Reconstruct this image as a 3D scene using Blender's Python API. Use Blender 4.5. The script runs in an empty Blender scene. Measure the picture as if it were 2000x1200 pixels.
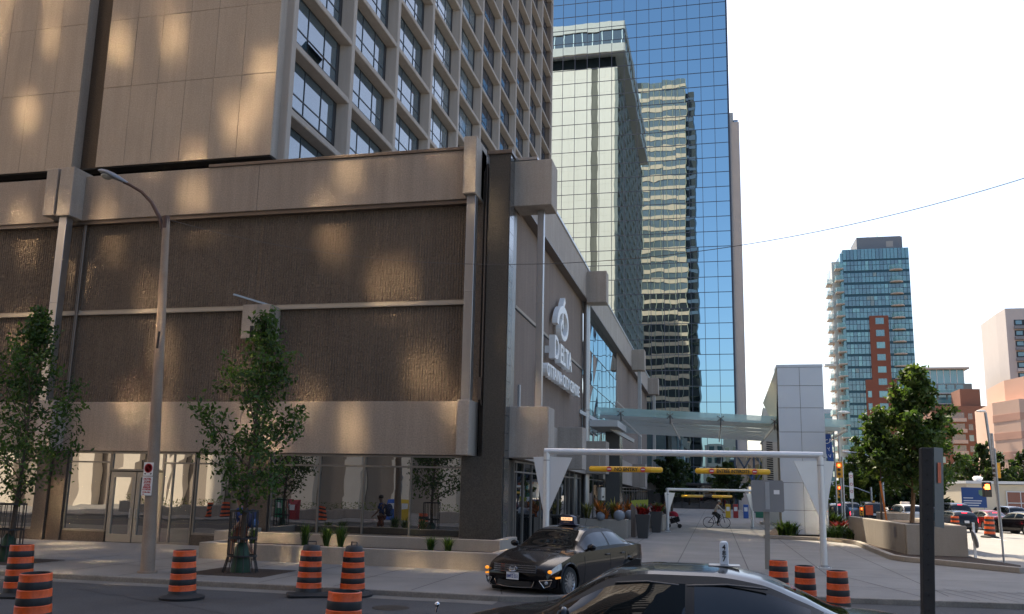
# Downtown street corner: concrete hotel, mirrored glass tower, taxis and construction barrels.
import bpy, bmesh, math, random
import numpy as np
from mathutils import Vector, Matrix
S = bpy.context.scene
COL = S.collection
PI = math.pi
R = math.radians
WLOC = {}

# ------------------------------------------------------------------ mesh builder
class MB:
    def __init__(s):
        s.v = []; s.f = []; s.m = []
    def add(s, vs, fs, mi=0):
        n = len(s.v)
        s.v.extend([tuple(v) for v in vs])
        s.f.extend([tuple(i + n for i in f) for f in fs])
        s.m.extend([mi] * len(fs) if isinstance(mi, int) else mi)
        return s
    def quad(s, a, b, c, d, mi=0):
        return s.add([a, b, c, d], [(0, 1, 2, 3)], mi)
    def box(s, x0, x1, y0, y1, z0, z1, mi=0):
        if x0 > x1: x0, x1 = x1, x0
        if y0 > y1: y0, y1 = y1, y0
        vs = [(x0,y0,z0),(x1,y0,z0),(x1,y1,z0),(x0,y1,z0),(x0,y0,z1),(x1,y0,z1),(x1,y1,z1),(x0,y1,z1)]
        return s.add(vs, [(0,3,2,1),(4,5,6,7),(0,1,5,4),(1,2,6,5),(2,3,7,6),(3,0,4,7)], mi)
    def obox(s, c, size, rot=(0,0,0), mi=0):
        from mathutils import Euler
        M = Matrix.Translation(c) @ Euler(rot).to_matrix().to_4x4()
        a, b, d = size[0]/2, size[1]/2, size[2]/2
        t = MB().box(-a, a, -b, b, -d, d)
        return s.add([M @ Vector(v) for v in t.v], t.f, mi)
    def bar(s, p0, p1, w, h=None, mi=0):
        p0 = Vector(p0); p1 = Vector(p1); h = h or w
        d = p1 - p0; L = d.length
        M = Matrix.Translation((p0 + p1)/2) @ d.to_track_quat('X', 'Z').to_matrix().to_4x4()
        t = MB().box(-L/2, L/2, -w/2, w/2, -h/2, h/2)
        return s.add([M @ Vector(v) for v in t.v], t.f, mi)
    def tube(s, pts, rad, n=10, mi=0, caps=True):
        pts = [Vector(p) for p in pts]
        if not hasattr(rad, '__len__'): rad = [rad]*len(pts)
        rings = []; up = None
        for i, p in enumerate(pts):
            a = pts[max(i-1, 0)]; b = pts[min(i+1, len(pts)-1)]
            d = (b - a).normalized()
            if up is None:
                up = Vector((0,0,1)) if abs(d.z) < .9 else Vector((1,0,0))
            x = d.cross(up).normalized(); y = x.cross(d).normalized(); up = y
            rings.append([p + (x*math.cos(2*PI*k/n) + y*math.sin(2*PI*k/n))*rad[i] for k in range(n)])
        vs = [v for r in rings for v in r]; fs = []
        for i in range(len(pts)-1):
            for k in range(n):
                fs.append((i*n+k, i*n+(k+1) % n, (i+1)*n+(k+1) % n, (i+1)*n+k))
        if caps:
            fs.append(tuple(range(n))[::-1]); fs.append(tuple(range((len(pts)-1)*n, len(pts)*n)))
        return s.add(vs, fs, mi)
    def lathe(s, prof, c=(0,0,0), n=24, mi=0, M=None, caps=True):
        c = Vector(c); vs = []; fs = []; ms = []
        for (r, z) in prof:
            for k in range(n):
                a = 2*PI*k/n
                p = Vector((r*math.cos(a), r*math.sin(a), z))
                if M is not None: p = M @ p
                vs.append(p + c)
        for i in range(len(prof)-1):
            for k in range(n):
                fs.append((i*n+k, i*n+(k+1) % n, (i+1)*n+(k+1) % n, (i+1)*n+k))
                ms.append(mi if isinstance(mi, int) else mi[i])
        if caps and prof[0][0] > 1e-5: fs.append(tuple(range(n))[::-1]); ms.append(ms[0])
        if caps and prof[-1][0] > 1e-5:
            fs.append(tuple(range((len(prof)-1)*n, len(prof)*n))); ms.append(ms[-2])
        return s.add(vs, fs, ms)
    def ball(s, c, r, n=12, sc=(1,1,1), mi=0, lo=-PI/2, hi=PI/2):
        prof = [(max(r*math.cos(lo+(hi-lo)*i/n), 0.0), r*math.sin(lo+(hi-lo)*i/n)) for i in range(n+1)]
        M = Matrix.Diagonal((*sc, 1))
        return s.lathe(prof, c, 2*n, mi, M)
    def prism(s, poly, fn, a, b, mi=0):
        """poly: 2D outline; fn(u, v, w) -> point; extruded from w=a to w=b"""
        n = len(poly)
        vs = [fn(u, v, a) for u, v in poly] + [fn(u, v, b) for u, v in poly]
        fs = [tuple(range(n))[::-1], tuple(range(n, 2*n))] + [(i, (i+1) % n, (i+1) % n + n, i+n) for i in range(n)]
        return s.add(vs, fs, mi)
    def text(s, body, size, ext, org, right, up, mi=0, bold=0.0, align='LEFT', sx=1.0):
        cu = bpy.data.curves.new('t', 'FONT'); cu.body = body; cu.size = size; cu.extrude = ext; cu.offset = bold
        cu.align_x = align; cu.resolution_u = 3
        o = bpy.data.objects.new('t', cu); COL.objects.link(o)
        bpy.context.view_layer.update()
        dg = bpy.context.evaluated_depsgraph_get()
        me = bpy.data.meshes.new_from_object(o.evaluated_get(dg))
        right = Vector(right).normalized(); up = Vector(up).normalized(); nn = right.cross(up)
        org = Vector(org)
        vs = [org + right*(v.co.x*sx) + up*v.co.y + nn*v.co.z for v in me.vertices]
        s.add(vs, [tuple(p.vertices) for p in me.polygons], mi)
        COL.objects.unlink(o); bpy.data.objects.remove(o); bpy.data.curves.remove(cu); bpy.data.meshes.remove(me)
        return s
    def xf(s, M):
        s.v = [tuple(M @ Vector(v)) for v in s.v]; return s
    def build(s, name, mats, parent=None, smooth=None, bevel=0, fix=False):
        off = WLOC.get(parent.name, Vector((0,0,0))) if parent else Vector((0,0,0))
        me = bpy.data.meshes.new(name)
        if parent: me.from_pydata([(v[0]-off.x, v[1]-off.y, v[2]-off.z) for v in s.v], [], s.f)
        else: me.from_pydata(s.v, [], s.f)
        if not isinstance(mats, (list, tuple)): mats = [mats]
        for m in mats: me.materials.append(m)
        if len(mats) > 1: me.polygons.foreach_set('material_index', s.m)
        if fix:
            bm = bmesh.new(); bm.from_mesh(me); bmesh.ops.recalc_face_normals(bm, faces=bm.faces); bm.to_mesh(me); bm.free()
        if smooth is not None:
            me.shade_smooth()
            if smooth < 180: me.set_sharp_from_angle(angle=R(smooth))
        me.update()
        o = bpy.data.objects.new(name, me); COL.objects.link(o)
        if parent: o.parent = parent; WLOC[o.name] = off
        if bevel:
            b = o.modifiers.new('bevel', 'BEVEL'); b.width = bevel; b.segments = 2; b.limit_method = 'ANGLE'
        return o

def tag(o, label=None, cat=None, group=None, kind=None):
    if label: o['label'] = label
    if cat: o['category'] = cat
    if group: o['group'] = group
    if kind: o['kind'] = kind
    return o
def thing(name, label, cat, loc=(0,0,0), group=None, rz=0):
    o = bpy.data.objects.new(name, None); COL.objects.link(o); o.empty_display_size = .2
    o.location = loc; o.rotation_euler = (0,0,rz); WLOC[o.name] = Vector(loc)
    return tag(o, label, cat, group)
def kids(o): return [c for c in bpy.data.objects if c.parent == o]
def dup(root, loc, rz=0, label=None, group=None, scale=None):
    r = root.copy(); COL.objects.link(r); r.location = loc; r.rotation_euler = (0,0,rz)
    if scale: r.scale = scale
    if label: r['label'] = label
    if group: r['group'] = group
    for ch in kids(root):
        c = ch.copy(); COL.objects.link(c); c.parent = r
        for g in kids(ch):
            d = g.copy(); COL.objects.link(d); d.parent = c
    return r

# ------------------------------------------------------------------ materials
def mat(name, col, rough=.7, metal=0.0, var=0.0, vs=.6, speck=0.0, ss=60.0, bump=0.0, bs=60.0, ior=1.5, streak=0.0, coat=0.0, emit=None, es=1.0, wave=0.0, wsc=.6, tint=None, dirt=0.0, trans=0.0, alpha=1.0):
    m = bpy.data.materials.new(name); m.use_nodes = True
    nt = m.node_tree; N = nt.nodes; L = nt.links; p = N['Principled BSDF']
    p.inputs['Base Color'].default_value = (*col, 1); p.inputs['Roughness'].default_value = rough
    p.inputs['Metallic'].default_value = metal; p.inputs['IOR'].default_value = ior
    if coat: p.inputs['Coat Weight'].default_value = coat; p.inputs['Coat Roughness'].default_value = .03
    if trans: p.inputs['Transmission Weight'].default_value = trans
    if alpha < 1: p.inputs['Alpha'].default_value = alpha
    if emit: p.inputs['Emission Color'].default_value = (*emit, 1); p.inputs['Emission Strength'].default_value = es
    tc = N.new('ShaderNodeTexCoord'); co = tc.outputs['Object']
    def noise(sc, det=3, vec=None, r=.55):
        n = N.new('ShaderNodeTexNoise'); n.inputs['Scale'].default_value = sc; n.inputs['Detail'].default_value = det
        n.inputs['Roughness'].default_value = r
        L.new(vec or co, n.inputs['Vector']); return n.outputs['Fac']
    def math_(op, a, b):
        n = N.new('ShaderNodeMath'); n.operation = op
        for i, x in enumerate((a, b)):
            if hasattr(x, 'is_linked'): L.new(x, n.inputs[i])
            else: n.inputs[i].default_value = x
        return n.outputs[0]
    f = None
    def acc(nf, amt):
        nonlocal f
        t = math_('MULTIPLY_ADD', nf, 2*amt); t.node.inputs[2].default_value = 1-amt
        f = t if f is None else math_('MULTIPLY', f, t)
    if var: acc(noise(vs, 5), var)
    if speck: acc(noise(ss, 2), speck)
    if streak:
        mp = N.new('ShaderNodeMapping'); mp.inputs['Scale'].default_value = (2.2, 2.2, .12); L.new(co, mp.inputs['Vector'])
        acc(noise(1.6, 6, mp.outputs[0], .65), streak)
    if f is not None:
        sc = N.new('ShaderNodeVectorMath'); sc.operation = 'SCALE'; sc.inputs[0].default_value = col
        L.new(f, sc.inputs['Scale']); L.new(sc.outputs[0], p.inputs['Base Color'])
        if tint:
            mx = N.new('ShaderNodeMix'); mx.data_type = 'RGBA'; L.new(noise(vs*1.7, 6), mx.inputs['Factor'])
            L.new(sc.outputs[0], mx.inputs['A'])
            s2 = N.new('ShaderNodeVectorMath'); s2.operation = 'SCALE'; s2.inputs[0].default_value = tint; L.new(f, s2.inputs['Scale'])
            L.new(s2.outputs[0], mx.inputs['B']); L.new(mx.outputs['Result'], p.inputs['Base Color'])
    if bump or wave:
        b = N.new('ShaderNodeBump')
        if wave:
            b.inputs['Distance'].default_value = wave; b.inputs['Strength'].default_value = 1; L.new(noise(wsc, 1), b.inputs['Height'])
        else:
            b.inputs['Distance'].default_value = bump; b.inputs['Strength'].default_value = .8; L.new(noise(bs, 3), b.inputs['Height'])
        L.new(b.outputs[0], p.inputs['Normal'])
    return m
# ------------------------------------------------------------------ palette
CONC = mat('aggregate_concrete', (.285,.235,.192), .88, var=.16, vs=.5, speck=.42, ss=19, bump=.012, bs=22, streak=.30)
CONCL = mat('smooth_concrete', (.335,.29,.247), .85, var=.18, vs=.8, speck=.26, ss=22, bump=.006, bs=30, streak=.32)
PANEL = mat('precast_panel', (.365,.30,.235), .86, var=.16, vs=.35, speck=.34, ss=17, bump=.010, bs=22, streak=.20)
FRAMEC = mat('precast_frame', (.36,.31,.265), .8, var=.08, vs=.5, speck=.10, ss=60, streak=.22)
RIB = mat('ribbed_concrete', (.125,.096,.073), .95, var=.22, vs=.4, speck=.85, ss=26, bump=.010, bs=26, streak=.30)
AGGR = mat('brown_aggregate', (.20,.155,.125), .95, var=.16, vs=.5, speck=.55, ss=20, bump=.015, bs=24, streak=.30)
LEDGE = mat('ledge_concrete', (.36,.31,.25), .85, var=.15, speck=.15)
GRAN = mat('dark_granite', (.060,.055,.048), .30, var=.15, speck=.95, ss=22, ior=1.55, bump=.004, bs=25)
GRANB = mat('brown_granite', (.07,.052,.038), .6, var=.2, speck=.9, ss=22, streak=.3)
TILE = mat('granite_tile', (.07,.07,.068), .16, var=.2, speck=.3, ss=60, ior=1.8)
ALU = mat('brushed_aluminium', (.42,.41,.40), .38, metal=.85, var=.08, streak=.12)
BRONZE = mat('bronze_trim', (.16,.13,.11), .45, metal=.6, var=.1)
FRAME = mat('window_frame_metal', (.20,.185,.165), .45, metal=.55, var=.1)
DARKF = mat('dark_window_frame', (.018,.019,.022), .45)
DARK = mat('dark_recess', (.02,.019,.018), .9)
ROOFG = mat('roof_gravel', (.2,.19,.17), .95, var=.2)
SHOP = mat('shop_glass', (.014,.015,.015), .0, ior=3.9, wave=.0035, wsc=.8)
SHOPD = mat('shop_glass_dark', (.006,.007,.008), .0, ior=2.3, wave=.002, wsc=.9)
HWIN = mat('hotel_pane', (.055,.09,.112), .03, ior=2.7, var=.35, vs=.7, streak=.25, wave=.0015, wsc=.9)
BAYG = mat('bay_mirror_glass', (.50,.56,.60), .0, metal=1.0, wave=.004, wsc=.7)
MIRR = mat('mirror_glass', (.33,.49,.575), .0, metal=1.0, wave=.0034, wsc=.42)
MULL = mat('blue_mullion', (.055,.075,.11), .4, metal=.3)
ASPH = mat('asphalt', (.066,.064,.063), .9, var=.45, vs=.5, speck=.55, ss=26, bump=.012, bs=30, tint=(.040,.040,.044))
PLAZA = mat('plaza_concrete', (.245,.230,.21), .85, var=.28, vs=.45, speck=.24, ss=24, bump=.004, bs=30, tint=(.16,.15,.14))
KERB = mat('kerb_concrete', (.21,.19,.165), .9, var=.5, vs=1.8, speck=.35, ss=24, bump=.01, bs=20)
SEAM = mat('pavement_joint', (.07,.066,.06), .95)
PLANTC = mat('planter_concrete', (.31,.27,.225), .9, var=.16, vs=.8, speck=.25, ss=45, bump=.004, bs=40, streak=.15)
SOIL = mat('mulch', (.045,.028,.018), 1.0, var=.4, vs=6, speck=.5, ss=30, bump=.03, bs=25)
WHITEM = mat('white_metal', (.62,.62,.62), .35, metal=.35, var=.05)
WPANEL = mat('white_composite_panel', (.57,.61,.66), .38, metal=.25, var=.04, vs=.8)
WHITEP = mat('white_paint', (.78,.78,.76), .4)
GREYM = mat('grey_steel', (.26,.265,.27), .5, metal=.6, var=.18, vs=2)
STEEL = mat('galvanised_steel', (.36,.37,.38), .45, metal=.7, var=.15, vs=3)
BLACKM = mat('black_metal', (.012,.012,.013), .5)
RUBB = mat('black_rubber', (.02,.02,.021), .8, var=.2, vs=6)
BLKB = mat('barrel_black', (.022,.022,.024), .55, var=.3, vs=5, speck=.2)
ORNG = mat('barrel_orange', (.66,.085,.010), .45, var=.55, vs=3.2, speck=.3, ss=22)
YELL = mat('yellow_plastic', (.80,.45,.02), .4, var=.06)
YELLD = mat('yellow_label', (.72,.36,.012), .5)
REDS = mat('sign_red', (.50,.02,.03), .45)
INK = mat('black_ink', (.012,.011,.011), .6)
RINK = mat('red_ink', (.42,.02,.03), .5)
BLUES = mat('blue_sign', (.012,.06,.22), .45)
SIGNW = mat('sign_white', (.72,.72,.72), .45)
GREENB = mat('green_bag', (.012,.045,.02), .6, var=.4, vs=5)
BARK = mat('bark', (.085,.062,.045), .95, var=.4, vs=6, bump=.02, bs=18, streak=.3)
BARKL = mat('light_bark', (.20,.12,.07), .95, var=.4, vs=6, bump=.01, bs=18)
POLEC = mat('concrete_pole', (.33,.275,.225), .9, var=.18, vs=1.2, speck=.3, ss=60, streak=.3, tint=(.26,.17,.11))
WOODP = mat('weathered_post', (.030,.028,.027), .85, var=.25, vs=3, streak=.4, bump=.004, bs=40)
TEAL = mat('canopy_glass', (.36,.56,.53), .06, ior=1.8, var=.08, alpha=.62)
TEALS = mat('canopy_roof_glass', (.36,.56,.53), .06, ior=1.8, var=.08, alpha=.36)
SKIN = mat('skin', (.38,.21,.145), .55)
SKIND = mat('skin_tan', (.20,.11,.07), .55)
HAIR = mat('hair_dark', (.012,.009,.007), .6)
def leafy(*a, **k):
    m = mat(*a, **k); nt = m.node_tree; p = nt.nodes['Principled BSDF']; o = nt.nodes['Material Output']
    t = nt.nodes.new('ShaderNodeBsdfTranslucent'); t.inputs['Color'].default_value = (a[1][0]*1.5, a[1][1]*1.6, a[1][2]*.8, 1)
    x = nt.nodes.new('ShaderNodeMixShader'); x.inputs[0].default_value = .38
    nt.links.new(p.outputs[0], x.inputs[1]); nt.links.new(t.outputs[0], x.inputs[2]); nt.links.new(x.outputs[0], o.inputs[0])
    return m
def leafs(n, c):
    out = []
    for i, k in enumerate((1.0, .62, 1.45)):
        out.append(leafy(f'{n}_{i}', tuple(x*k*(1.0 if j != 0 else (1.0 + .25*(i == 2))) for j, x in enumerate(c)), .5, var=.3, vs=2.0, ior=1.4))
    return out
LEAFA = leafs('street_leaf', (.044,.088,.020))
LEAFB = leafs('planter_leaf', (.055,.096,.024))
LEAFC = leafs('yellow_green_leaf', (.105,.15,.025))
LEAFD = leafs('dark_leaf', (.026,.048,.014))
GRASSM = leafs('grass_blade', (.05,.095,.022))
BROM = leafs('orange_leaf', (.27,.10,.03))
BROM2 = leafs('olive_leaf', (.16,.16,.05))
REDL = leafs('red_leaf', (.18,.015,.015))

# ------------------------------------------------------------------ camera, sky, sun
cam = bpy.data.cameras.new('camera'); co_ = bpy.data.objects.new('camera', cam); COL.objects.link(co_); S.camera = co_
cam.lens = 36*1681.04/2000; cam.sensor_width = 36; cam.clip_end = 6000; cam.shift_y = 58.3/2000
def cam_rot(yaw, pitch, roll):
    cy, sy = math.cos(yaw), math.sin(yaw)
    f = Vector((sy*math.cos(pitch), cy*math.cos(pitch), math.sin(pitch)))
    r = Vector((cy, -sy, 0)); d = f.cross(r)
    cr, sr = math.cos(roll), math.sin(roll)
    r2 = r*cr + d*sr; d2 = d*cr - r*sr
    return Matrix((r2, -d2, -f)).transposed()
co_.matrix_world = Matrix.Translation((0,0,2.45)) @ cam_rot(R(-13.1733), R(9.9424), R(-1.2086)).to_4x4()
SUN = Vector((.49, -1.0, -1.62)).normalized()          # direction the light travels
EL = math.asin(-SUN.z); AZ = math.atan2(-SUN.x, -SUN.y)
w = bpy.data.worlds.new("World"); S.world = w; w.use_nodes = True
nt = w.node_tree; bg = nt.nodes['Background']
sk = nt.nodes.new('ShaderNodeTexSky'); sk.sky_type = 'NISHITA'; sk.sun_disc = False
sk.sun_elevation = EL; sk.sun_rotation = AZ; sk.air_density = 1.0; sk.dust_density = 2.7; sk.ozone_density = 1.0
nt.links.new(sk.outputs[0], bg.inputs[0]); bg.inputs[1].default_value = .15
L_ = bpy.data.lights.new('sun', 'SUN'); L_.energy = 5.0; L_.angle = R(.5); L_.color = (1.0, .87, .68)
so = bpy.data.objects.new('sun', L_); COL.objects.link(so); so.location = (0,0,120)
so.rotation_euler = SUN.to_track_quat('-Z', 'Y').to_euler()
S.view_settings.view_transform = 'Standard'; S.view_settings.look = 'None'; S.view_settings.exposure = 1.0; S.view_settings.gamma = 1
cy = S.cycles; cy.use_denoising = True; cy.max_bounces = 8; cy.diffuse_bounces = 3; cy.glossy_bounces = 5; cy.transparent_max_bounces = 12
cy.use_guiding = True; cy.use_surface_guiding = True; cy.use_volume_guiding = False; cy.guiding_training_samples = 128
cy.blur_glossy = 0.0; cy.sample_clamp_indirect = 0.0; cy.caustics_reflective = True

# ------------------------------------------------------------------ ground
def struct(mb, name, mats, **k): return tag(mb.build(name, mats, **k), kind='structure')
g = MB(); g.quad((-2500,-400,0),(2500,-400,0),(2500,4000,0),(-2500,4000,0)); struct(g, 'ground', mat('far_ground', (.12,.12,.11), .95, var=.2, vs=.02))
g = MB(); g.quad((-160,8.3,.004),(160,8.3,.004),(160,24,.004),(-160,24,.004)); struct(g, 'road', ASPH)
g = MB(); g.quad((9.0,24,.004),(48,24,.004),(48,320,.004),(9.0,320,.004)); struct(g, 'side_street', mat('sunny_concrete_road', (.27,.26,.24), .9, var=.15, vs=.3, speck=.2))
# pavement slab in front of and beside the hotel, with kerb
poly = [(-160,18.95),(-4.6,18.95),(-3.6,19.3),(-.6,21.1),(.5,21.45),(6.7,22.2),(11.2,23.0),(12.2,24.5),(10.6,60),(10.0,96),(9.2,124),(-30,124),(-30,29.5),(-160,29.5)]
g = MB(); g.prism(poly, lambda u,v,w_: (u,v,w_), -.2, .12)
struct(g, 'pavement', PLAZA)
k = MB()
kp = [(-160,18.92),(-4.6,18.92),(-3.6,19.27),(-.6,21.07),(.5,21.42),(6.7,22.17),(11.2,22.97),(12.23,24.5),(10.63,60),(10.03,96)]
for i in range(len(kp)-1):
    a = Vector((*kp[i],0)); b = Vector((*kp[i+1],0)); d = (b-a).normalized(); n = Vector((-d.y,d.x,0))
    zt = .125 if i not in (2,3,4) else .06
    q = [a - n*.03, b - n*.03, b + n*.16, a + n*.16]
    k.prism([(p.x,p.y) for p in q], lambda u,v,w_: (u,v,w_), -.1, zt if zt > .1 else .126)
struct(k, 'kerb', KERB, bevel=.02)
g = MB(); g.quad((-160,-1.5,.0),(160,-1.5,.0),(160,8.2,.0),(-160,8.2,.0)); g.box(-160,160,-40,8.2,-.2,.12); struct(g, 'near_pavement', PLAZA)
j = MB()
def seam(a, b, w_=.03, z=.124):
    a = Vector((*a,0)); b = Vector((*b,0)); d = (b-a).normalized(); n = Vector((-d.y,d.x,0))*w_/2
    j.quad(*[(p.x,p.y,z) for p in (a-n, b-n, b+n, a+n)])
for x in np.arange(-58,-5,1.9): seam((x,19.15),(x,24.2))
seam((-60,21.6),(-6,21.6))
for x in (-3.4,-1.2,1.0,3.2,5.4): seam((x,23),(x+.15,118))
for y in (24.2,27.2,30.2,33.2,36.4,39.8,43.4,47.2,51.5,56,61,67,74,82,91): seam((-6.3,y),(5.9 if y > 31 else 9.2,y+.25))
seam((3.5,27.8),(4.9,21.95),.035); seam((-6.2,25.2),(-4.6,19.2),.03)
for i in range(12): seam((5.3+i*.42,24.9-.02*i),(5.9+i*.42,22.35+.04*i),.03)
struct(j, 'pavement_joint', SEAM)
cr = MB(); random.seed(5)
for (x0,y0,x1,y1,n) in ((-16,13.4,-5,12.6,22),(-14,17.4,-9,15.2,12),(-19,11,-8,10.6,20),(-6,16.2,-2,13,10)):
    pts = [(x0+(x1-x0)*i/n, y0+(y1-y0)*i/n+random.uniform(-.09,.09)) for i in range(n+1)]
    for a, b in zip(pts, pts[1:]):
        cr.quad((a[0],a[1]-.018,.008),(b[0],b[1]-.018,.008),(b[0],b[1]+.018,.008),(a[0],a[1]+.018,.008))
pt = MB(); pt.quad((-13.2,9.6,.0075),(-9.4,9.6,.0075),(-9.5,12.0,.0075),(-13.1,11.9,.0075)); pt.quad((-6.8,14.6,.0075),(-2.6,14.5,.0075),(-2.7,16.1,.0075),(-6.9,16.2,.0075)); pt.quad((-24,13.0,.0075),(-18,12.9,.0075),(-18,14.4,.0075),(-24,14.5,.0075))
struct(pt, 'road_patch', mat('patched_asphalt', (.034,.034,.036), .88, var=.3, vs=1.5, speck=.4, ss=26))
gt_ = MB(); gt_.quad((-160,18.35,.0075),(-4.6,18.35,.0075),(-4.6,18.90,.0075),(-160,18.90,.0075)); struct(gt_, 'gutter_strip', mat('gutter_concrete', (.15,.14,.125), .9, var=.5, vs=1.2, speck=.3, ss=24))
mh = MB(); mh.lathe([(0,.014),(.36,.014),(.38,.008)], (-6.4,17.1,0), 28); struct(mh, 'manhole_cover', mat('cast_iron', (.05,.045,.04), .6, metal=.6, var=.3, vs=12))
struct(cr, 'road_crack', mat('tar_line', (.018,.018,.019), .8))
ln = MB(); ln.quad((-60,12.15,.008),(-2,12.15,.008),(-2,12.27,.008),(-60,12.27,.008)); struct(ln, 'road_line', mat('worn_yellow_line', (.42,.28,.06), .85, var=.5, vs=3))
ln = MB()
for i in range(9): ln.quad((16.6,30+i*9,.008),(16.75,30+i*9,.008),(16.75,33.4+i*9,.008),(16.6,33.4+i*9,.008))
for i in range(9): ln.quad((20.2,30+i*9,.008),(20.35,30+i*9,.008),(20.35,33.4+i*9,.008),(20.2,33.4+i*9,.008))
struct(ln, 'lane_line', mat('lane_white', (.7,.7,.68), .8, var=.2))
# ------------------------------------------------------------------ hotel (podium + tower), one building
H = thing('hotel', 'brown concrete hotel with ribbed podium on the corner and gridded guest room tower above', 'hotel', (-12, 60, 0))
def part(mb, name, mats, parent=None, **k): return mb.build(name, mats, parent or H, **k)
XW = -46.0
# ribbed wall, upper and lower field: real corrugation
def ribs(x0, x1, z0, z1, y=29.30, dp=.032, pitch=.105):
    n = int((x1-x0)/pitch); rg = np.random.default_rng(int(abs(x0*10+z0*100))); nz = int((z1-z0)/.07)
    zs_ = np.linspace(z0, z1, nz+1); cols = []
    for i in range(n):
        a = x0+i*pitch; d = dp*rg.uniform(.35,1.3,nz+1)
        for (dx, k) in ((0,0),(.026,1),(.070,1),(.098,0)):
            cols.append([(a+dx+rg.uniform(-.0015,.0015), y+.06-(d[q] if k else 0)+rg.uniform(-.0035,.0035), zs_[q]) for q in range(nz+1)])
    vs = [p for c in cols for p in c]; w_ = nz+1
    fs = [(c*w_+q, (c+1)*w_+q, (c+1)*w_+q+1, c*w_+q+1) for c in range(len(cols)-1) for q in range(nz)]
    return MB().add(vs, fs)
for (a, b) in ((XW, -24.95), (-24.85, -17.0), (-16.97, -8.62)):
    part(ribs(a, b, 9.16, 12.9), 'ribbed_wall', RIB)
    part(ribs(a, b, 5.40, 8.93), 'ribbed_wall', RIB)
m = MB(); m.box(XW,-8.05,29.37,29.9,3.4,14.0); part(m, 'wall_backing', RIB)
m = MB(); m.box(XW,-8.6,29.20,29.37,8.94,9.0); m.quad((XW,29.34,9.0),(-8.6,29.34,9.0),(-8.6,29.365,9.18),(XW,29.365,9.18)); part(m, 'wall_ledge', LEDGE)  # lighter concrete puts the reflected light on the ledge into its colour
m = MB(); m.box(XW,-8.6,29.08,29.35,12.70,12.84); part(m, 'soffit', BRONZE)
# bands
m = MB(); m.box(XW,-26.32,29.0,29.9,12.85,14.74); m.box(-24.98,-17.1,29.0,29.9,12.85,14.74); m.box(-17.09,-8.07,29.0,29.9,12.85,14.74); part(m, 'upper_band', CONC, bevel=.02)
m = MB(); m.box(-19.3,-8.56,28.94,29.95,14.742,14.86); part(m, 'parapet_cap', BRONZE, bevel=.01)
m = MB(); m.box(XW,-25.42,29.0,29.9,3.52,5.41); m.box(-24.7,-17.1,29.0,29.9,3.52,5.41); m.box(-17.09,-8.07,29.0,29.9,3.52,5.41); part(m, 'lower_band', CONC, bevel=.02)
def cbox(x0,x1,y0,y1,z0,z1,mt=CONCL):
    m = MB(); m.box(x0,x1,y0,y1,z0,z1); return part(m, 'concrete_box', mt, bevel=.03)
cbox(-8.55,-8.07,28.25,29.7,12.78,14.95)
cbox(-26.32,-25.78,28.35,29.7,12.92,14.92); cbox(-25.62,-24.98,28.3,29.5,12.86,14.92)
cbox(-8.5,-8.05,28.25,29.7,3.5,5.40); cbox(-25.4,-24.7,28.3,29.7,3.5,5.42)
def column(x, y, z0, z1, wd, round_=False):
    m = MB()
    if round_: m.tube([(x,y,z0),(x,y,z1)], wd/2, 20)
    else: m.box(x-wd/2, x+wd/2, y-wd/2, y+wd/2, z0, z1)
    m.box(x-wd/2-.012, x+wd/2+.012, y-wd/2-.012, y+wd/2+.012, z0+(z1-z0)*.52, z0+(z1-z0)*.52+.03)
    return part(m, 'metal_column', ALU, smooth=40, bevel=.02 if not round_ else 0)
column(-8.27, 28.62, 5.40, 12.78, .33); column(-25.38, 28.62, 5.42, 12.9, .36)
m = MB(); m.tube([(-24.9,29.2,5.4),(-24.9,29.2,12.8)], .07, 8); part(m, 'drain_pipe', BRONZE, smooth=60)
m = MB(); m.tube([(-7.95,29.42,5.3),(-7.95,29.42,14.3)], .05, 8); m.box(-8.05,-7.93,29.3,29.4,5.5,6.3); part(m, 'drain_pipe', BRONZE, smooth=60)
# corner pier in dark granite
m = MB(); m.box(-7.76,-6.99,28.95,30.3,3.4,14.46); m.box(-8.45,-6.99,28.85,30.3,.1,3.5); part(m, 'corner_pier', GRAN)
m = MB(); m.box(-8.06,-7.74,29.5,30.3,3.4,14.2); part(m, 'recess', GRANB)
m = MB(); m.box(-7.82,-6.9,28.88,30.4,14.46,14.60); part(m, 'pier_cap', BRONZE, bevel=.01)
m = MB()
for i in range(24): m.box(-6.985,-6.95,28.97,29.62,.12+i*.6,.705+i*.6)
part(m, 'granite_tile_strip', TILE)
m = MB(); m.box(-16.9,-15.75,28.95,29.6,.1,3.52); part(m, 'granite_pier', GRANB); m = MB(); m.box(-25.62,-25.05,28.86,29.7,.1,3.52); m.box(-25.0,-24.38,28.95,29.7,.1,3.52); part(m, 'granite_pier', GRANB)
# street level windows
def shopwin(x0, x1, z0, z1, mull, trans, y=29.1, gl=SHOP):
    f = MB(); t = .055
    f.box(x0,x1,y-.05,y+.06,z0,z0+.07); f.box(x0,x1,y-.05,y+.06,z1-.07,z1)
    for x in [x0+t/2, x1-t/2]+list(mull): f.box(x-t/2,x+t/2,y-.047,y+.06,z0+.07,z1-.07)
    if trans:
        xs = sorted([x0+t/2]+list(mull)+[x1-t/2])
        for a, b in zip(xs, xs[1:]): f.box(a+t/2,b-t/2,y-.044,y+.06,trans-.03,trans+.03)
    o = part(f, 'shop_window', FRAME)
    xs = sorted([x0]+list(mull)+[x1])
    for a, b in zip(xs, xs[1:]):
        rr = [random.uniform(-.004,.004) for _ in range(4)]
        for za, zb in (((z0,trans),(trans,z1)) if trans else ((z0,z1),)):
            p = MB(); p.quad((a,y+rr[0],za),(b,y+rr[1],za),(b,y+rr[2],zb),(a,y+rr[3],zb)); part(p, 'pane', gl, o)
    return o
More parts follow.
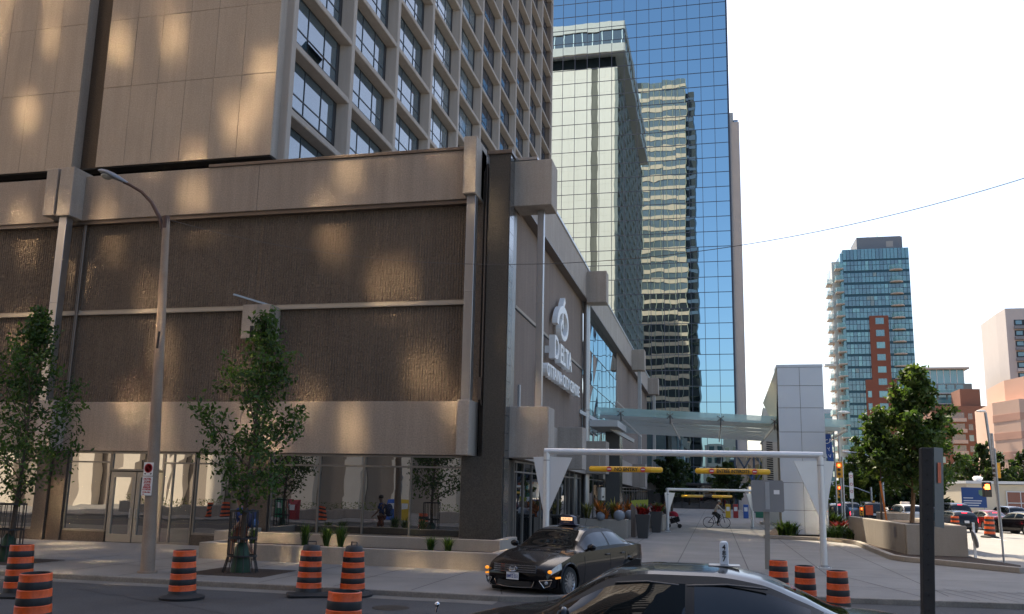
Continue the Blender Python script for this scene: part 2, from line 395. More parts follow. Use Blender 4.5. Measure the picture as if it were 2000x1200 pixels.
random.seed(11)
shopwin(-15.72,-8.47,.66,3.5,[-13.83,-12.11,-10.35],3.1)
shopwin(-24.36,-22.48,.5,3.5,[],3.1)
shopwin(-20.2,-18.85,.12,3.5,[-19.77],3.1); shopwin(-18.8,-16.95,.5,3.5,[],3.1)
shopwin(XW,-25.65,.5,3.5,[-44+2*i for i in range(9)],3.1)
m = MB(); m.box(-24.36,-22.48,29.02,29.5,.1,.5); m.box(-18.8,-16.95,29.02,29.5,.1,.5); m.box(XW,-25.65,29.02,29.5,.1,.5); part(m, 'stall_riser', GRANB)
m = MB(); m.box(-15.75,-8.45,28.95,29.15,.55,.66); part(m, 'window_sill', LEDGE)
for (x0, x1) in ((-22.42,-21.33),(-21.29,-20.2)):
    d = MB(); y = 29.1
    d.box(x0,x0+.16,y-.05,y+.02,.14,2.74); d.box(x1-.16,x1,y-.05,y+.02,.14,2.74); d.box(x0+.16,x1-.16,y-.05,y+.02,.14,.42); d.box(x0+.16,x1-.16,y-.05,y+.02,2.54,2.74)
    o = part(d, 'door', mat('door_metal', (.30,.275,.235), .45, metal=.5, var=.1))
    p = MB(); p.quad((x0+.16,y,.42),(x1-.16,y+.004,.42),(x1-.16,y,2.54),(x0+.16,y-.003,2.54)); part(p, 'pane', SHOP, o)
    hx = x1-.1 if x0 < -22 else x0+.1
    h = MB(); h.tube([(hx,y-.05,1.0),(hx,y-.12,1.03),(hx,y-.12,1.35),(hx,y-.05,1.38)], .015, 6); part(h, 'handle', ALU, o)
shopwin(-22.46,-20.2,2.78,3.5,[],None)
m = MB(); m.box(XW,-7.2,29.25,29.36,.1,3.52); m.box(XW,-7.1,29.36,35,.1,.2); part(m, 'shop_interior', DARK)
# ---- right facade
m = MB(); m.box(-8.0,-7.0,30.3,47.2,5.0,12.9); part(m, 'side_wall', AGGR); m = MB(); m.box(-8.0,-7.0,65,96,4.4,12.9); part(m, 'side_wall', AGGR)
m = MB(); m.box(-7.0,-6.985,30.35,47.2,9.0,9.12); m.box(-7.0,-6.985,65,95,9.0,9.12); part(m, 'wall_groove', LEDGE)
m = MB(); m.box(-7.0,-6.975,30.35,47.2,8.94,9.0); part(m, 'groove_shadow_strip', DARK)  # raised dark strip, painted in for the shade along the groove
m = MB(); m.box(-7.6,-6.65,30.3,96,12.87,14.62); part(m, 'side_upper_band', CONCL, bevel=.02)
m = MB(); m.box(-7.66,-6.60,30.5,96,14.622,14.74); part(m, 'parapet_cap', ALU)
m = MB(); m.box(-7.0,-6.62,30.3,96,12.78,12.865); part(m, 'soffit', BRONZE)
cbox(-6.98,-5.55,29.6,30.75,12.66,14.42); cbox(-6.66,-5.55,46.4,47.4,12.66,14.44); cbox(-6.66,-5.55,74,75.2,12.66,14.44); cbox(-6.66,-5.55,93.2,94.6,12.66,14.44)
m = MB(); m.box(-7.02,-6.1,29.58,30.8,14.43,14.53); part(m, 'box_cap', ALU)
cbox(-6.98,-5.55,29.6,30.75,3.48,5.28)
cbox(-6.66,-5.55,37.7,38.9,3.3,5.15); cbox(-6.66,-5.55,46.4,47.8,3.28,5.02); cbox(-6.66,-5.55,74.3,75.6,2.7,4.66); cbox(-6.66,-5.55,93,94.4,2.55,4.3)
m = MB(); m.prism([(30.3,3.48),(47,3.25),(47,5.0),(38,5.05),(30.3,5.25)], lambda u,v,w_: (w_,u,v), -7.6, -6.65); m.prism([(54,3.1),(96,2.5),(96,4.3),(54,4.9)], lambda u,v,w_: (w_,u,v), -7.6, -6.65); part(m, 'side_lower_band', CONCL)
column(-6.05, 30.25, 5.28, 12.66, .24); column(-6.72, 47.0, .12, 12.8, .38, True); column(-6.05, 74.6, 4.66, 12.66, .3); column(-6.05, 93.8, 4.3, 12.66, .3)
m = MB(); m.box(-6.2,-5.35,51.4,53,.12,6.3); part(m, 'granite_pier', TILE)
# glazed bay
m = MB(); random.seed(4)
ys = [47.4+2.2*i for i in range(9)]; zs = [3.2,4.9,6.75,8.6,10.6,12.85]
for a, b in zip(ys, ys[1:]):
    for c, d in zip(zs, zs[1:]):
        rr = [random.uniform(-.012,.012) for _ in range(4)]
        m.quad((-7.0+rr[0],a,c),(-7.0+rr[1],b,c),(-7.0+rr[2],b,d),(-7.0+rr[3],a,d))
part(m, 'bay_glass', BAYG)
m = MB()
for z in zs[1:-1]: m.box(-7.01,-6.985,47.4,65,z-.012,z+.012)
for y in ys[1:]: m.box(-7.01,-6.987,y-.01,y+.01,3.2,12.85)
part(m, 'bay_joint', DARKF)
def sideshop(y0, y1, mull, z1=3.42, x=-6.95, gl=SHOPD, tr=3.02):
    f = MB(); t = .06
    f.box(x-.06,x+.05,y0,y1,.12,.19); f.box(x-.06,x+.05,y0,y1,z1-.07,z1)
    ysx = sorted([y0+.03]+list(mull)+[y1-.03])
    for y in ysx: f.box(x-.06,x+.047,y-t/2,y+t/2,.19,z1-.07)
    for a, b in zip(ysx, ysx[1:]): f.box(x-.06,x+.044,a+t/2,b-t/2,tr-.03,tr+.03)
    o = part(f, 'side_shop_window', FRAME)
    for a, b in zip(ysx, ysx[1:]):
        rr = [random.uniform(-.006,.006) for _ in range(4)]
        p = MB(); p.quad((x+rr[0],a,.19),(x+rr[1],b,.19),(x+rr[2],b,z1),(x+rr[3],a,z1)); part(p, 'pane', gl, o)
sideshop(30.3,46.5,[30.7,31.95,33.5,35.4,37.4,39.6,41.5,42.7,44.2],gl=mat('side_glass', (.008,.009,.01), .0, ior=2.9, wave=.002, wsc=.9)); sideshop(47.4,64,[49.5,51.5,54,57,60])
sideshop(65,95,[67+2.5*i for i in range(11)], 2.7, tr=2.4)
m = MB(); m.box(-9,-7.1,30.3,96,.1,3.4); part(m, 'side_interior', DARK)
m = MB(); m.box(-60,-7.6,29.9,96,13.6,14.0); m.box(-60,-7.7,95.5,96,0,14); m.box(XW,-60,29.9,30.1,0,14); part(m, 'podium_roof', ROOFG)
m = MB(); m.obox((-7.0,31.1,5.75),(.16,.18,.95)); m.tube([(-6.9,31.1,5.3),(-6.85,31.3,5.25)],.02,6); part(m, 'wall_flood_light', STEEL, bevel=.02)
# security camera housing with bracket on the ribbed wall (box + rod)
m = MB(); m.box(-17.1,-15.95,28.55,29.4,7.72,9.02); part(m, 'wall_scupper_box', CONCL, bevel=.03)
m = MB(); m.box(-16.72,-16.58,28.54,28.56,7.74,8.2); part(m, 'scupper_slot', DARK)
m = MB(); m.bar((-17.0,27.7,9.22),(-16.2,28.9,9.05),.06); m.bar((-16.2,28.9,9.05),(-16.2,29.3,9.05),.05); part(m, 'wall_bracket', STEEL)
# ---- tower
m = MB(); m.box(-60,-17.62,30.75,89.3,14,86); part(m, 'tower_core', GRANB)
def panels(fy, xs, zs, gap=.016, th=.12, sign=-1, slot=None):
    m = MB(); random.seed(8)
    for a, b in zip(xs, xs[1:]):
        if slot and a >= slot[0]-.01 and b <= slot[1]+.01: continue
        for c, d in zip(zs, zs[1:]):
            y1 = fy + random.uniform(-.006,.006)
            m.box(a+gap/2,b-gap/2,y1,y1+th*(-sign),c+gap/2,d-gap/2)
    return m
xs = [-60.2+1.3*i for i in range(26)]
xs = [x for x in xs if x < -30.8] + [-30.69,-29.35,-28.0,-26.65,-25.46,-24.09,-22.81,-21.47,-20.13,-18.82,-17.25]
zs = [15.55,19.16,22.33,25.5]+[28.67+3.17*i for i in range(18)]+[86.0]
part(panels(30.0, xs, zs, slot=(-26.66,-25.45)), 'end_wall_panels', PANEL)
m = MB(); m.box(-60,-26.67,30.09,30.7,15.58,86); m.box(-25.44,-17.27,30.09,30.7,15.58,86); part(m, 'end_wall_backing', CONCL)
m = MB(); m.box(-26.66,-25.45,30.55,30.8,15.5,86); part(m, 'wall_slot', GRANB)
m = MB(); m.box(-17.6,-17.1,30.72,31.1,14,86); part(m, 'corner_strip', CONC)
m = MB(); m.box(-60,-18.4,30.6,30.74,14,15.57); part(m, 'clerestory_glass', SHOPD)
m = MB(); m.box(-60,-17.3,30.05,30.74,15.50,15.56); part(m, 'tower_soffit', DARK)
# rear end wall (faces the glass tower, seen mirrored in it)
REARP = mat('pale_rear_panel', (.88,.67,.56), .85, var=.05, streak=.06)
xr = [-60+1.75*i for i in range(22)]+[-22.3,-21.0,-19.6,-18.3,-17.0]
part(panels(90.05, xr, [4]+[7+3.2*i for i in range(25)]+[86.0], sign=1, th=.12, slot=(-22.31,-20.99)), 'rear_wall_panels', REARP)
m = MB(); m.box(-60,-17.1,89.3,89.9,4,86); part(m, 'rear_wall_slot', AGGR)
m = MB(); m.box(-60,-17.6,31,89.5,86,88.5); part(m, 'roof_neck', DARK)
m = MB(); m.box(-62,-15.5,29,91.6,88.5,90.2); m.box(-62,-15.5,29,91.6,93.1,95.0); part(m, 'roof_restaurant', mat('cream_roof_band', (.62,.50,.44), .8)); m = MB(); m.box(-46,-29,30,42,95,117); part(m, 'roof_shade_block', PANEL)  # block on the roof is unseen, added to shade the banded tower's lower floors
m = MB(); m.box(-61.8,-15.8,29.3,91.3,90.2,93.1); part(m, 'restaurant_glazing', SHOPD)
m = MB()
for i in range(24): m.box(-61+1.95*i,-60.85+1.95*i,91.3,91.45,90.2,93.1)
for i in range(16): m.box(-15.8,-15.65,30+4*i,30.2+4*i,90.2,93.1)
for i in range(10): m.ball((-58+4.5*i,88,95),1.2,6,lo=0)
part(m, 'restaurant_mullion', WHITEP)
# window grid
NB, NF, P0, PB, Z0, PZ = 10, 23, 30.88, 5.92, 14.87, 3.07
fr = MB()
for j in range(NB+1):
    y = P0+PB*j
    fr.prism([(-17.62,y-.42),(-17.03,y-.20),(-17.0,y-.17),(-17.0,y+.17),(-17.03,y+.20),(-17.62,y+.42)], lambda u,v,w_: (u,v,w_), Z0, Z0+PZ*NF)
for k_ in range(NF+1):
    z = Z0+PZ*k_
    for j in range(NB):
        y0 = P0+PB*j+.16; y1 = P0+PB*(j+1)-.16
        fr.prism([(-17.62,z-.28),(-17.04,z-.24),(-17.01,z-.2),(-17.01,z-.02),(-17.05,z),(-17.05,z+.07),(-17.2,z+.12),(-17.62,z+.62)], lambda u,v,w_: (u,w_,v), y0, y1)
part(fr, 'facade_grid', FRAMEC)
fm = MB(); pm = MB(); y0, y1, za, zb = .44, PB-.44, .60, PZ-.30; t = .05
X0 = -17.56
for y in (y0, y1-t, y0+(y1-y0)*.34, y0+(y1-y0)*.67): fm.box(X0-.06,X0+.03,y,y+t,za,zb)
zt = za+(zb-za)*.30
for z in (za, zt, zb-t): fm.box(X0-.06,X0+.026,y0,y1,z,z+t)
fm.box(X0-.05,X0+.02,y1-.30,y1-t,za+t,zb-t)
rng = random.Random(2); pmats = [HWIN, mat('hotel_pane_dark', (.035,.05,.075), .02, ior=2.5, var=.4, vs=.6), mat('hotel_pane_light', (.12,.155,.175), .06, ior=2.4, var=.3, vs=.8, streak=.3)]
vars_ = []
for v in range(3):
    p = MB(); cs = [y0, y0+(y1-y0)*.34+t, y0+(y1-y0)*.67+t, y1]
    for a, b in zip(cs, cs[1:]):
        for c, d in ((za, zt), (zt, zb)):
            rr = [rng.uniform(-.004,.004) for _ in range(4)]
            p.quad((X0+rr[0],a,c),(X0+rr[1],b,c),(X0+rr[2],b,d),(X0+rr[3],a,d))
    vars_.append(p)
cells = []
for j in range(NB):
    for k_ in range(NF):
        y = P0+PB*(j+.5); z = Z0+PZ*(k_+.5)
        cells.append(((z-2.45)/math.hypot(y,17) < .72 and z > 14.8, y + 1.2*z, j, k_))
cells.sort(key=lambda c: (not c[0], c[1]))
frame_mesh = None; pane_mesh = {}
rest_f = MB(); rest_p = MB()
for n_, (vis, _, j, k_) in enumerate(cells):
    off = Vector((0, P0+PB*j, Z0+PZ*k_)); v = 0 if j < 3 else (2 if j in (3,4) else 1)
    if n_ < 100:
        if frame_mesh is None:
            o = fm.build('window', DARKF); frame_mesh = o.data
        else:
            o = bpy.data.objects.new('window', frame_mesh); COL.objects.link(o)
        o.parent = H; o.location = off - Vector((-12,60,0))
        if v not in pane_mesh:
            q = vars_[v].build('pane', pmats[v]); pane_mesh[v] = q.data
        else:
            q = bpy.data.objects.new('pane', pane_mesh[v]); COL.objects.link(q)
        q.parent = o
    else:
        rest_f.add([Vector(p)+off for p in fm.v], fm.f); rest_p.add([Vector(p)+off for p in vars_[v].v], vars_[v].f)
tag(part(rest_f, 'upper_windows', DARKF), kind='stuff'); tag(part(rest_p, 'upper_panes', pmats[1]), kind='stuff')
# one window vent propped open
m = MB(); zc = Z0+PZ*2+.60; yb = P0+y0+(y1-y0)*.34
m.add([(-17.5,yb,zc+.55),(-17.5,yb+1.7,zc+.55),(-17.02,yb+1.7,zc+.02),(-17.02,yb,zc+.02),(-17.5,yb,zc+.61),(-17.5,yb+1.7,zc+.61),(-16.98,yb+1.7,zc+.07),(-16.98,yb,zc+.07)], [(0,1,2,3),(7,6,5,4),(0,4,5,1),(1,5,6,2),(2,6,7,3),(3,7,4,0)])
part(m, 'open_vent', DARKF)

# ---- hotel sign on the right facade: emblem and lettering (faces +X)
sg = thing('hotel_sign', 'white raised emblem and hotel name lettering on the brown side wall', 'sign', (-6.95, 38.5, 7))
RT, UP = (0,1,0), (0,0,1)
m = MB()
def ribbon(pts, wd, x0, x1):
    # closed thick strokes in the (Y,Z) plane
    n = len(pts); out = []
    for i, p in enumerate(pts):
        a = Vector(pts[max(i-1,0)]); b = Vector(pts[min(i+1,n-1)]); d = (b-a).normalized(); w_ = wd[i] if hasattr(wd,'__len__') else wd
        out.append((Vector(p)+Vector((-d.y,d.x))*w_/2, Vector(p)-Vector((-d.y,d.x))*w_/2))
    vs = []
    for L, Rr in out: vs += [(x0,*L),(x0,*Rr),(x1,*Rr),(x1,*L)]
    fs = [(0,1,2,3)]
    for i in range(n-1):
        b = 4*i
        for k in range(4): fs.append((b+k, b+(k+1) % 4, b+4+(k+1) % 4, b+4+k))
    fs.append((4*n-4,4*n-3,4*n-2,4*n-1))
    m.add(vs, fs)
def smooth(p, n=40):
    p = np.array(p); t_ = np.linspace(0, len(p)-1, n); out = []
    for t in t_:
        i = min(int(t), len(p)-2); u = t-i; p0 = p[max(i-1,0)]; p1 = p[i]; p2 = p[i+1]; p3 = p[min(i+2,len(p)-1)]
        out.append(tuple(.5*(2*p1+(p2-p0)*u+(2*p0-5*p1+4*p2-p3)*u*u+(3*p1-p0-3*p2+p3)*u**3)))
    return out
f_ = lambda y: 37.35+(y-36.19)*.69
loop = [(36.1,9.72),(36.2,9.98),(36.75,10.34),(37.63,10.58),(38.74,10.66),(39.71,10.47),(40.08,10.12),(39.88,9.72),(39.11,9.40),(38.27,9.32),(37.55,9.44),(37.29,9.68),(37.6,9.96),(38.2,10.12)]
lp_ = smooth([(f_(y),z) for y,z in loop], 44); ribbon(lp_, [.38-.17*min(1,i/30) for i in range(44)], -6.86, -6.62)
ribbon(smooth([(f_(38.2),9.75),(f_(38.05),10.2),(f_(38.2),10.75),(f_(38.9),11.2)], 12), [.16,.18,.20,.22,.24,.26,.28,.28,.28,.28,.28,.28], -6.87, -6.63)
m.box(-6.95,-6.86,38.0,38.4,9.9,10.2); m.box(-6.95,-6.86,39.3,39.7,9.9,10.2)
part(m, 'emblem', WHITEP, sg, fix=True)
m = MB(); m.text('D', 1.42, .13, (-6.62,35.75,7.98), RT, UP, bold=.02, sx=1.15); m.text('ELTA', 1.2, .13, (-6.62,37.25,7.98), RT, UP, bold=.025, sx=1.18)
for y in (35.9,38.3,40.4): m.box(-6.95,-6.75,y,y+.1,8.2,8.5)
part(m, 'name_lettering', WHITEP, sg)
m = MB(); m.text('OTTAWA CITY CENTRE', .74, .12, (-6.62,34.2,7.03), RT, UP, bold=.015, sx=1.0)
yy = [v[1] for v in m.v]; s_ = (43.1-34.2)/(max(yy)-34.2); m.v = [(v[0], 34.2+(v[1]-34.2)*s_, v[2]) for v in m.v]
m.box(-6.95,-6.75,34.3,43.0,7.25,7.33)
part(m, 'place_lettering', WHITEP, sg)

# ---- two tier concrete planters under the left windows
t1 = thing('stepped_planter', 'low two tier concrete planter with grass tufts below the big shop window', 'planter', (-11,25,.12))
m = MB()
m.box(-15.45,-5.98,24.35,24.62,.1,.60); m.box(-6.25,-5.98,24.62,26.35,.1,.60); m.box(-15.45,-15.2,24.62,26.35,.1,.60); part(m, 'lower_wall', PLANTC, t1, bevel=.015)
m = MB(); m.box(-16.2,-6.42,26.36,26.62,.1,.84); m.box(-6.68,-6.42,26.62,28.8,.1,.84); m.box(-16.2,-15.9,26.62,28.95,.1,.84); part(m, 'upper_wall', PLANTC, t1, bevel=.015)
m = MB(); m.box(-15.2,-6.25,24.62,26.36,.1,.50); m.box(-15.9,-6.68,26.62,28.94,.1,.62); part(m, 'soil', SOIL, t1)
# ---- small planter under the side corner
# ------------------------------------------------------------------ mirrored glass tower
GT = thing('glass_tower', 'tall blue mirrored glass tower reflecting the hotel and sky', 'office tower', (-12,125,0))
random.seed(21)
gx = [3.19-1.935*i for i in range(24)]; gz = [81.3-2.285*i for i in range(36)]
m = MB()
for a, b in zip(gx, gx[1:]):
    for c, d in zip(gz, gz[1:]):
        r0, r1_, r2_ = (random.uniform(-.003,.003) for _ in range(3)); r = [r0, r0+r1_, r0+r1_+r2_, r0+r2_]
        m.quad((b,125.3+r[0],d),(a,125.3+r[1],d),(a,125.3+r[2],c),(b,125.3+r[3],c))
part(m, 'mirror_panes', MIRR, GT)
m = MB()
for x in gx: m.box(x-.035,x+.035,125.26,125.34,gz[-1],gz[0])
for z in gz: m.box(gx[-1],gx[0],125.265,125.335,z-.045,z+.045)
part(m, 'mullion_grid', MULL, GT)
m = MB(); m.box(gx[-1],3.2,125.36,142,.0,gz[0]+.05); m.box(-80,-41.4,125.4,142,0,81); m.box(-34.8,-19,125.6,140,81.4,108.5); part(m, 'tower_body_and_shade_block', MULL, GT)  # raised top box is unseen, added to throw shade on the plaza
m = MB(); m.box(3.26,3.42,125.2,142,0,81.4); part(m, 'corner_trim', MULL, GT)
m = MB(); m.box(3.42,4.78,125.4,142,0,57); part(m, 'stone_pilaster', mat('grey_stone', (.42,.40,.38), .8, var=.08, speck=.1), GT)
# street level of the glass tower: dark lobby glazing and posts
m = MB(); m.quad((-41,125.15,.12),(3.2,125.15,.12),(3.2,125.15,3.3),(-41,125.15,3.3)); part(m, 'lobby_glazing', SHOPD, GT)
m = MB()
for x in [2.9-2.4*i for i in range(18)]: m.box(x-.05,x+.05,125.05,125.15,.12,3.3)
m.box(-41,3.2,125.0,125.2,3.3,3.6); part(m, 'lobby_frame', BLACKM, GT)
# apartment block peeping out behind its right edge
AB = thing('apartment_slab', 'pale concrete apartment slab peeping out behind the right edge of the glass tower', 'apartment building', (0,175,0))
m = MB(); m.box(-18,5.35,170,195,0,78.5); part(m, 'wall', mat('pale_apartment', (.45,.43,.40), .85, var=.06), AB)
m = MB()
for i in range(9):
    z = 52+2.75*i; m.box(5.35,6.3,169.6,173.5,z,z+.75)
m.box(5.35,6.3,170.0,173,0,51.5); part(m, 'bay_stack', mat('pale_bay', (.45,.44,.42), .8), AB)
for i in range(9):
    z = 52.75+2.75*i; f = MB(); f.box(5.36,6.25,169.7,173.4,z,z+2.0); o = part(f, 'window', DARKF, AB)
    q = MB(); q.quad((5.45,169.69,z+.15),(6.2,169.69,z+.15),(6.2,169.69,z+1.85),(5.45,169.69,z+1.85)); q.quad((6.26,169.8,z+.15),(6.26,173.2,z+.15),(6.26,173.2,z+1.85),(6.26,169.8,z+1.85)); part(q, 'pane', SHOP, o)
# steel truss sky bridge far left of the pylon
SB = thing('sky_bridge', 'glazed footbridge on dark steel trusses between the glass tower and the pylon', 'footbridge', (8,110,4))
m = MB(); m.box(2.5,12,108,112,3.2,3.5); m.box(2.5,12,108,112,7.2,7.5); part(m, 'deck', GREYM, SB)
m = MB()
for i in range(5):
    x = 2.6+2.2*i; m.bar((x,107.9,3.4),(x+2.2,107.9,7.3),.18); m.bar((x+2.2,107.9,3.4),(x,107.9,7.3),.18); m.box(x-.1,x+.1,107.8,108,.0,7.3)
part(m, 'truss', MULL, SB)
m = MB(); m.quad((2.5,108.2,3.5),(12,108.2,3.5),(12,108.2,7.2),(2.5,108.2,7.2)); part(m, 'glazing', SHOP, SB)

# ------------------------------------------------------------------ towers behind the camera (seen only in mirrors; their panes throw the sun patches)
BT = thing('banded_office_tower', 'tall office tower with cream bands and dark windows mirrored in the glass tower', 'office tower', (-40,-12,0))
bm_ = MB(); sm = MB(); wm = MB(); pl = MB(); random.seed(77)
X0b, X1b, YF = -84.0, -6.4, -9.0
bm_.box(X0b,X1b,-34,YF-.35,0,131); part(bm_, 'tower_core', DARK, BT)
for k_ in range(37):
    z = 9+3.3*k_; sm.box(X0b,X1b,YF-.3,YF,z,z+1.25)
pl = MB(); n = int((X1b-X0b)/1.94)
for i in range(n+1): pl.box(X0b+1.94*i-.09,X0b+1.94*i+.09,YF-.25,YF+.05,9,131)
part(sm, 'spandrel_bands', mat('cream_spandrel', (.58,.39,.27), .8, var=.06), BT)
part(pl, 'mullions', mat('cream_mullion', (.30,.27,.21), .8), BT)
dk = MB(); gm = MB()
for k_ in range(37):
    z = 9+3.3*k_+1.25
    for i in range(n):
        x = X0b+1.94*i+.16; y = YF-.12
        far = x > -21; lit = (not far) and random.random() < (.62 if 24 < z < 62 else .5)
        if lit:
            tx = random.gauss(0,.006); tz = random.gauss(0,.005); s0 = random.uniform(0,.5); s1 = random.uniform(1.15,1.62); h0 = random.uniform(0,.35); h1 = random.uniform(1.5,2.05)
            f = lambda xx, zz: (x+xx, y + tx*(xx-.8) + tz*(zz-1), z+zz)
            wm.quad(f(s1,h0), f(s0,h0), f(s0,h1), f(s1,h1))
            dk.quad((x+1.62,y-.03,z),(x,y-.03,z),(x,y-.03,z+2.05),(x+1.62,y-.03,z+2.05))
        else:
            (gm if far and z > 62 else dk).quad((x+1.62,y,z),(x,y,z),(x,y,z+2.05),(x+1.62,y,z+2.05))
tag(part(wm, 'reflecting_panes', mat('bronze_reflecting_pane', (.86,.73,.55), .04, metal=1.0), BT), kind='stuff')
tag(part(dk, 'window_panes', mat('dull_dark_pane', (.02,.02,.022), .35), BT), kind='stuff')
tag(part(gm, 'upper_window_panes', mat('grey_blue_pane', (.10,.11,.115), .2, ior=1.8), BT), kind='stuff')
# arcade piers at its foot
m = MB()
for i in range(19): m.box(X0b+4.2*i,X0b+4.2*i+1.5,YF-.2,YF+.8,.12,9)
m.box(X0b,X1b,YF,YF+.6,7.6,9.0); part(m, 'arcade_pier', mat('arcade_stone', (.74,.65,.52), .85, var=.1), BT)
m = MB()
for i in range(19): m.box(X0b+4.2*i+1.5,X0b+4.2*i+4.2,YF-.6,YF-.3,.12,7.6)
part(m, 'arcade_wall', mat('arcade_back', (.34,.29,.24), .85), BT)
DT = thing('dark_office_tower', 'black slab tower beside the cream banded tower, mirrored in the glass', 'office tower', (-2,-30,0))
m = MB(); m.box(-6.3,-3.6,-40,-12,0,128); part(m, 'wall', mat('black_cladding', (.012,.012,.013), .5), DT)
m = MB()
for k_ in range(38): m.box(-6.2,-3.7,-12,-11.95,3+3.3*k_,4+3.3*k_)
part(m, 'window_band', SHOPD, DT)
LB = thing('low_beige_block', 'low beige building with roof plant mirrored low in the glass tower', 'building', (12,-70,0))
m = MB(); m.box(-3,30,-90,-65,0,19); m.box(4,9,-85,-70,19,23); m.box(14,24,-85,-70,19,25); part(m, 'wall', mat('beige_wall', (.55,.45,.36), .85), LB)
m = MB()
for k_ in range(5):
    for i in range(11): m.box(-1.5+2.8*i,.2+2.8*i,-65,-64.9,2+3.5*k_,4+3.5*k_)
part(m, 'window_rows', SHOPD, LB)
# ------------------------------------------------------------------ construction barrels
def make_barrel(label, x, y, h=1.0, capped=False, square=False, rz=0.0, lettering=False, straight=False):
    t = thing('construction_barrel', label, 'traffic barrel', (0,0,0), 'orange and black construction barrels')
    r0, r1 = .285, .225
    prof = [(r0,.06)]; mi = []
    n = 8; z = .06; hh = (h-.06)/n
    for i in range(n):
        a = r0+(r1-r0)*i/n; c = 0 if i % 2 == 0 else 1
        if not straight and i % 2 == 0 and i: a += .0
        prof += [(a-.002, z+.012), (a-.004, z+hh-.012), (a-.016 if i % 2 else a-.006, z+hh)]; mi += [c, c, c]
        z += hh
    prof += [(r1-.03, h), (r1-.035, h-.25), (0, h-.25)] if not capped else [(r1-.03,h+.0),(r1-.035,h+.09),(r1-.06,h+.12),(0,h+.12)]
    mi += [0,0,0] if not capped else [0,0,0,0]
    m = MB(); m.lathe(prof, (0,0,0), 36, mi); b = m.build('drum', [BLKB, ORNG], t, smooth=40)
    f = MB()
    if square:
        f.prism([(-.46,-.40),(-.40,-.46),(.40,-.46),(.46,-.40),(.46,.40),(.40,.46),(-.40,.46),(-.46,.40)], lambda u,v,w_: (u,v,w_), .006, .04)
        f.lathe([(.42,.04),(.30,.075),(.28,.09)], (0,0,0), 24)
    else: f.lathe([(.0,.006),(.45,.006),(.46,.05),(.40,.075),(.31,.09),(.28,.12)], (0,0,0), 32)
    f.build('rubber_base', RUBB, t, smooth=40)
    if capped:
        hd = MB(); hd.tube([(-.09,0,h+.11),(-.09,0,h+.20),(.09,0,h+.20),(.09,0,h+.11)], .016, 6); hd.build('handle', BLKB, t, smooth=60)
    if lettering:
        L = MB(); L.text('OLRT', .10, .002, (0,0,0), (1,0,0), (0,0,1), bold=.004, align='CENTER')
        zc = .06+hh*6+.02; rr = r0+(r1-r0)*6.3/n+.004
        L.v = [(rr*math.sin(v[0]/rr), -rr*math.cos(v[0]/rr), v[2]+zc+.008) for v in L.v]
        L.build('lettering', INK, t)
    t.location = (x, y, 0); t.rotation_euler = (0,0,rz)
    return t
b1 = make_barrel('open topped barrel alone on the road in front of the lamp post', -10.93, 16.75, 1.0)
b3 = make_barrel('capped barrel with handle on a square base, left of the pair by the kerb', -8.78, 18.25, .97, True, True, .5, True)
b4 = make_barrel('capped barrel with handle lettered OLRT, right of the pair by the kerb', -7.87, 18.55, .97, True, False, -.45, True)
dup(b3, (0,-60,-5)) if 0 else None
b2 = make_barrel('leftmost barrel on a tilted square mat behind a nearer barrel', -14.2, 15.85, 1.05, False, True, .2)
dup(b1, (-10.2,11.75,0), .4, 'near barrel cut off by the bottom left edge of the photo')
dup(b1, (-4.97,11.42,0), 1.0, 'near barrel cut off by the bottom edge, below the capped pair')
dup(b1, (1.36,20.35,0), .2, 'barrel by the grey sign post behind the taxi roof', scale=(.84,.84,.99))
dup(b1, (1.80,19.15,0), .9, 'middle barrel of the three behind the nearest taxi', scale=(.84,.84,.99))
dup(b1, (2.32,18.25,0), 1.7, 'largest barrel of the three behind the nearest taxi', scale=(.84,.84,.99))
dup(b1, (16.75,60.3,0), .6, 'barrel on the sunny street beside the red sedan', scale=(1.15,1.15,1.3))
dup(b1, (16.2,66.0,0), .6, 'barrel half hidden behind the planter wall near the black hatchback', scale=(1.1,1.1,1.15))
dup(b2, (-33,5.2,.0), .3, 'barrel on the far kerb mirrored in the shop window left of the doors'); dup(b1, (-31.6,5.4,.0), .3, 'barrel beside another, mirrored left of the shop doors')
dup(b1, (-25.0,5.2,.0), .3, 'barrel on the far kerb mirrored right of the shop doors')

for i_, o_ in enumerate([o for o in bpy.data.objects if o.name.startswith('construction_barrel')]):
    o_.rotation_euler.x = (.012,-.02,.016,-.01,.022)[i_ % 5]; o_.rotation_euler.y = (-.015,.018,.01,-.022)[i_ % 4]; o_.location.z += .006
# ------------------------------------------------------------------ lamp post with arm
lp = thing('street_lamp', 'concrete street lamp with curved arm standing at the kerb before the hotel', 'street lamp', (-14.1,20,.12))
m = MB(); m.lathe([(.19,.0),(.185,.02)], (-14.1,20,.12), 8)
m.tube([(-14.1+(-.4)*t_, 20, .12+9.4*t_) for t_ in np.linspace(0,1,8)], [.175-.085*t_ for t_ in np.linspace(0,1,8)], 14); m.tube([(-14.1,20,.12),(-14.1,20,.17)], .24, 14)
part(m, 'pole', POLEC, lp, smooth=60)
ap = [(-14.48,20,8.6),(-14.54,20,9.1),(-14.68,19.95,9.55),(-14.95,19.9,10.0),(-15.25,19.85,10.3),(-15.6,19.75,10.5),(-15.75,19.7,10.56)]
m = MB(); m.tube(ap, [.05,.055,.055,.05,.045,.04,.04], 10); m.tube([(-14.5,20,9.25),(-14.51,20,9.6)], .1, 10); part(m, 'arm', mat('rusty_arm', (.10,.06,.05), .6, metal=.4, var=.4, vs=5), lp, smooth=60)
hd = MB(); A = Vector((-15.65,19.74,10.53)); B = Vector((-16.42,19.5,10.86)); d = (B-A)
ringp = []
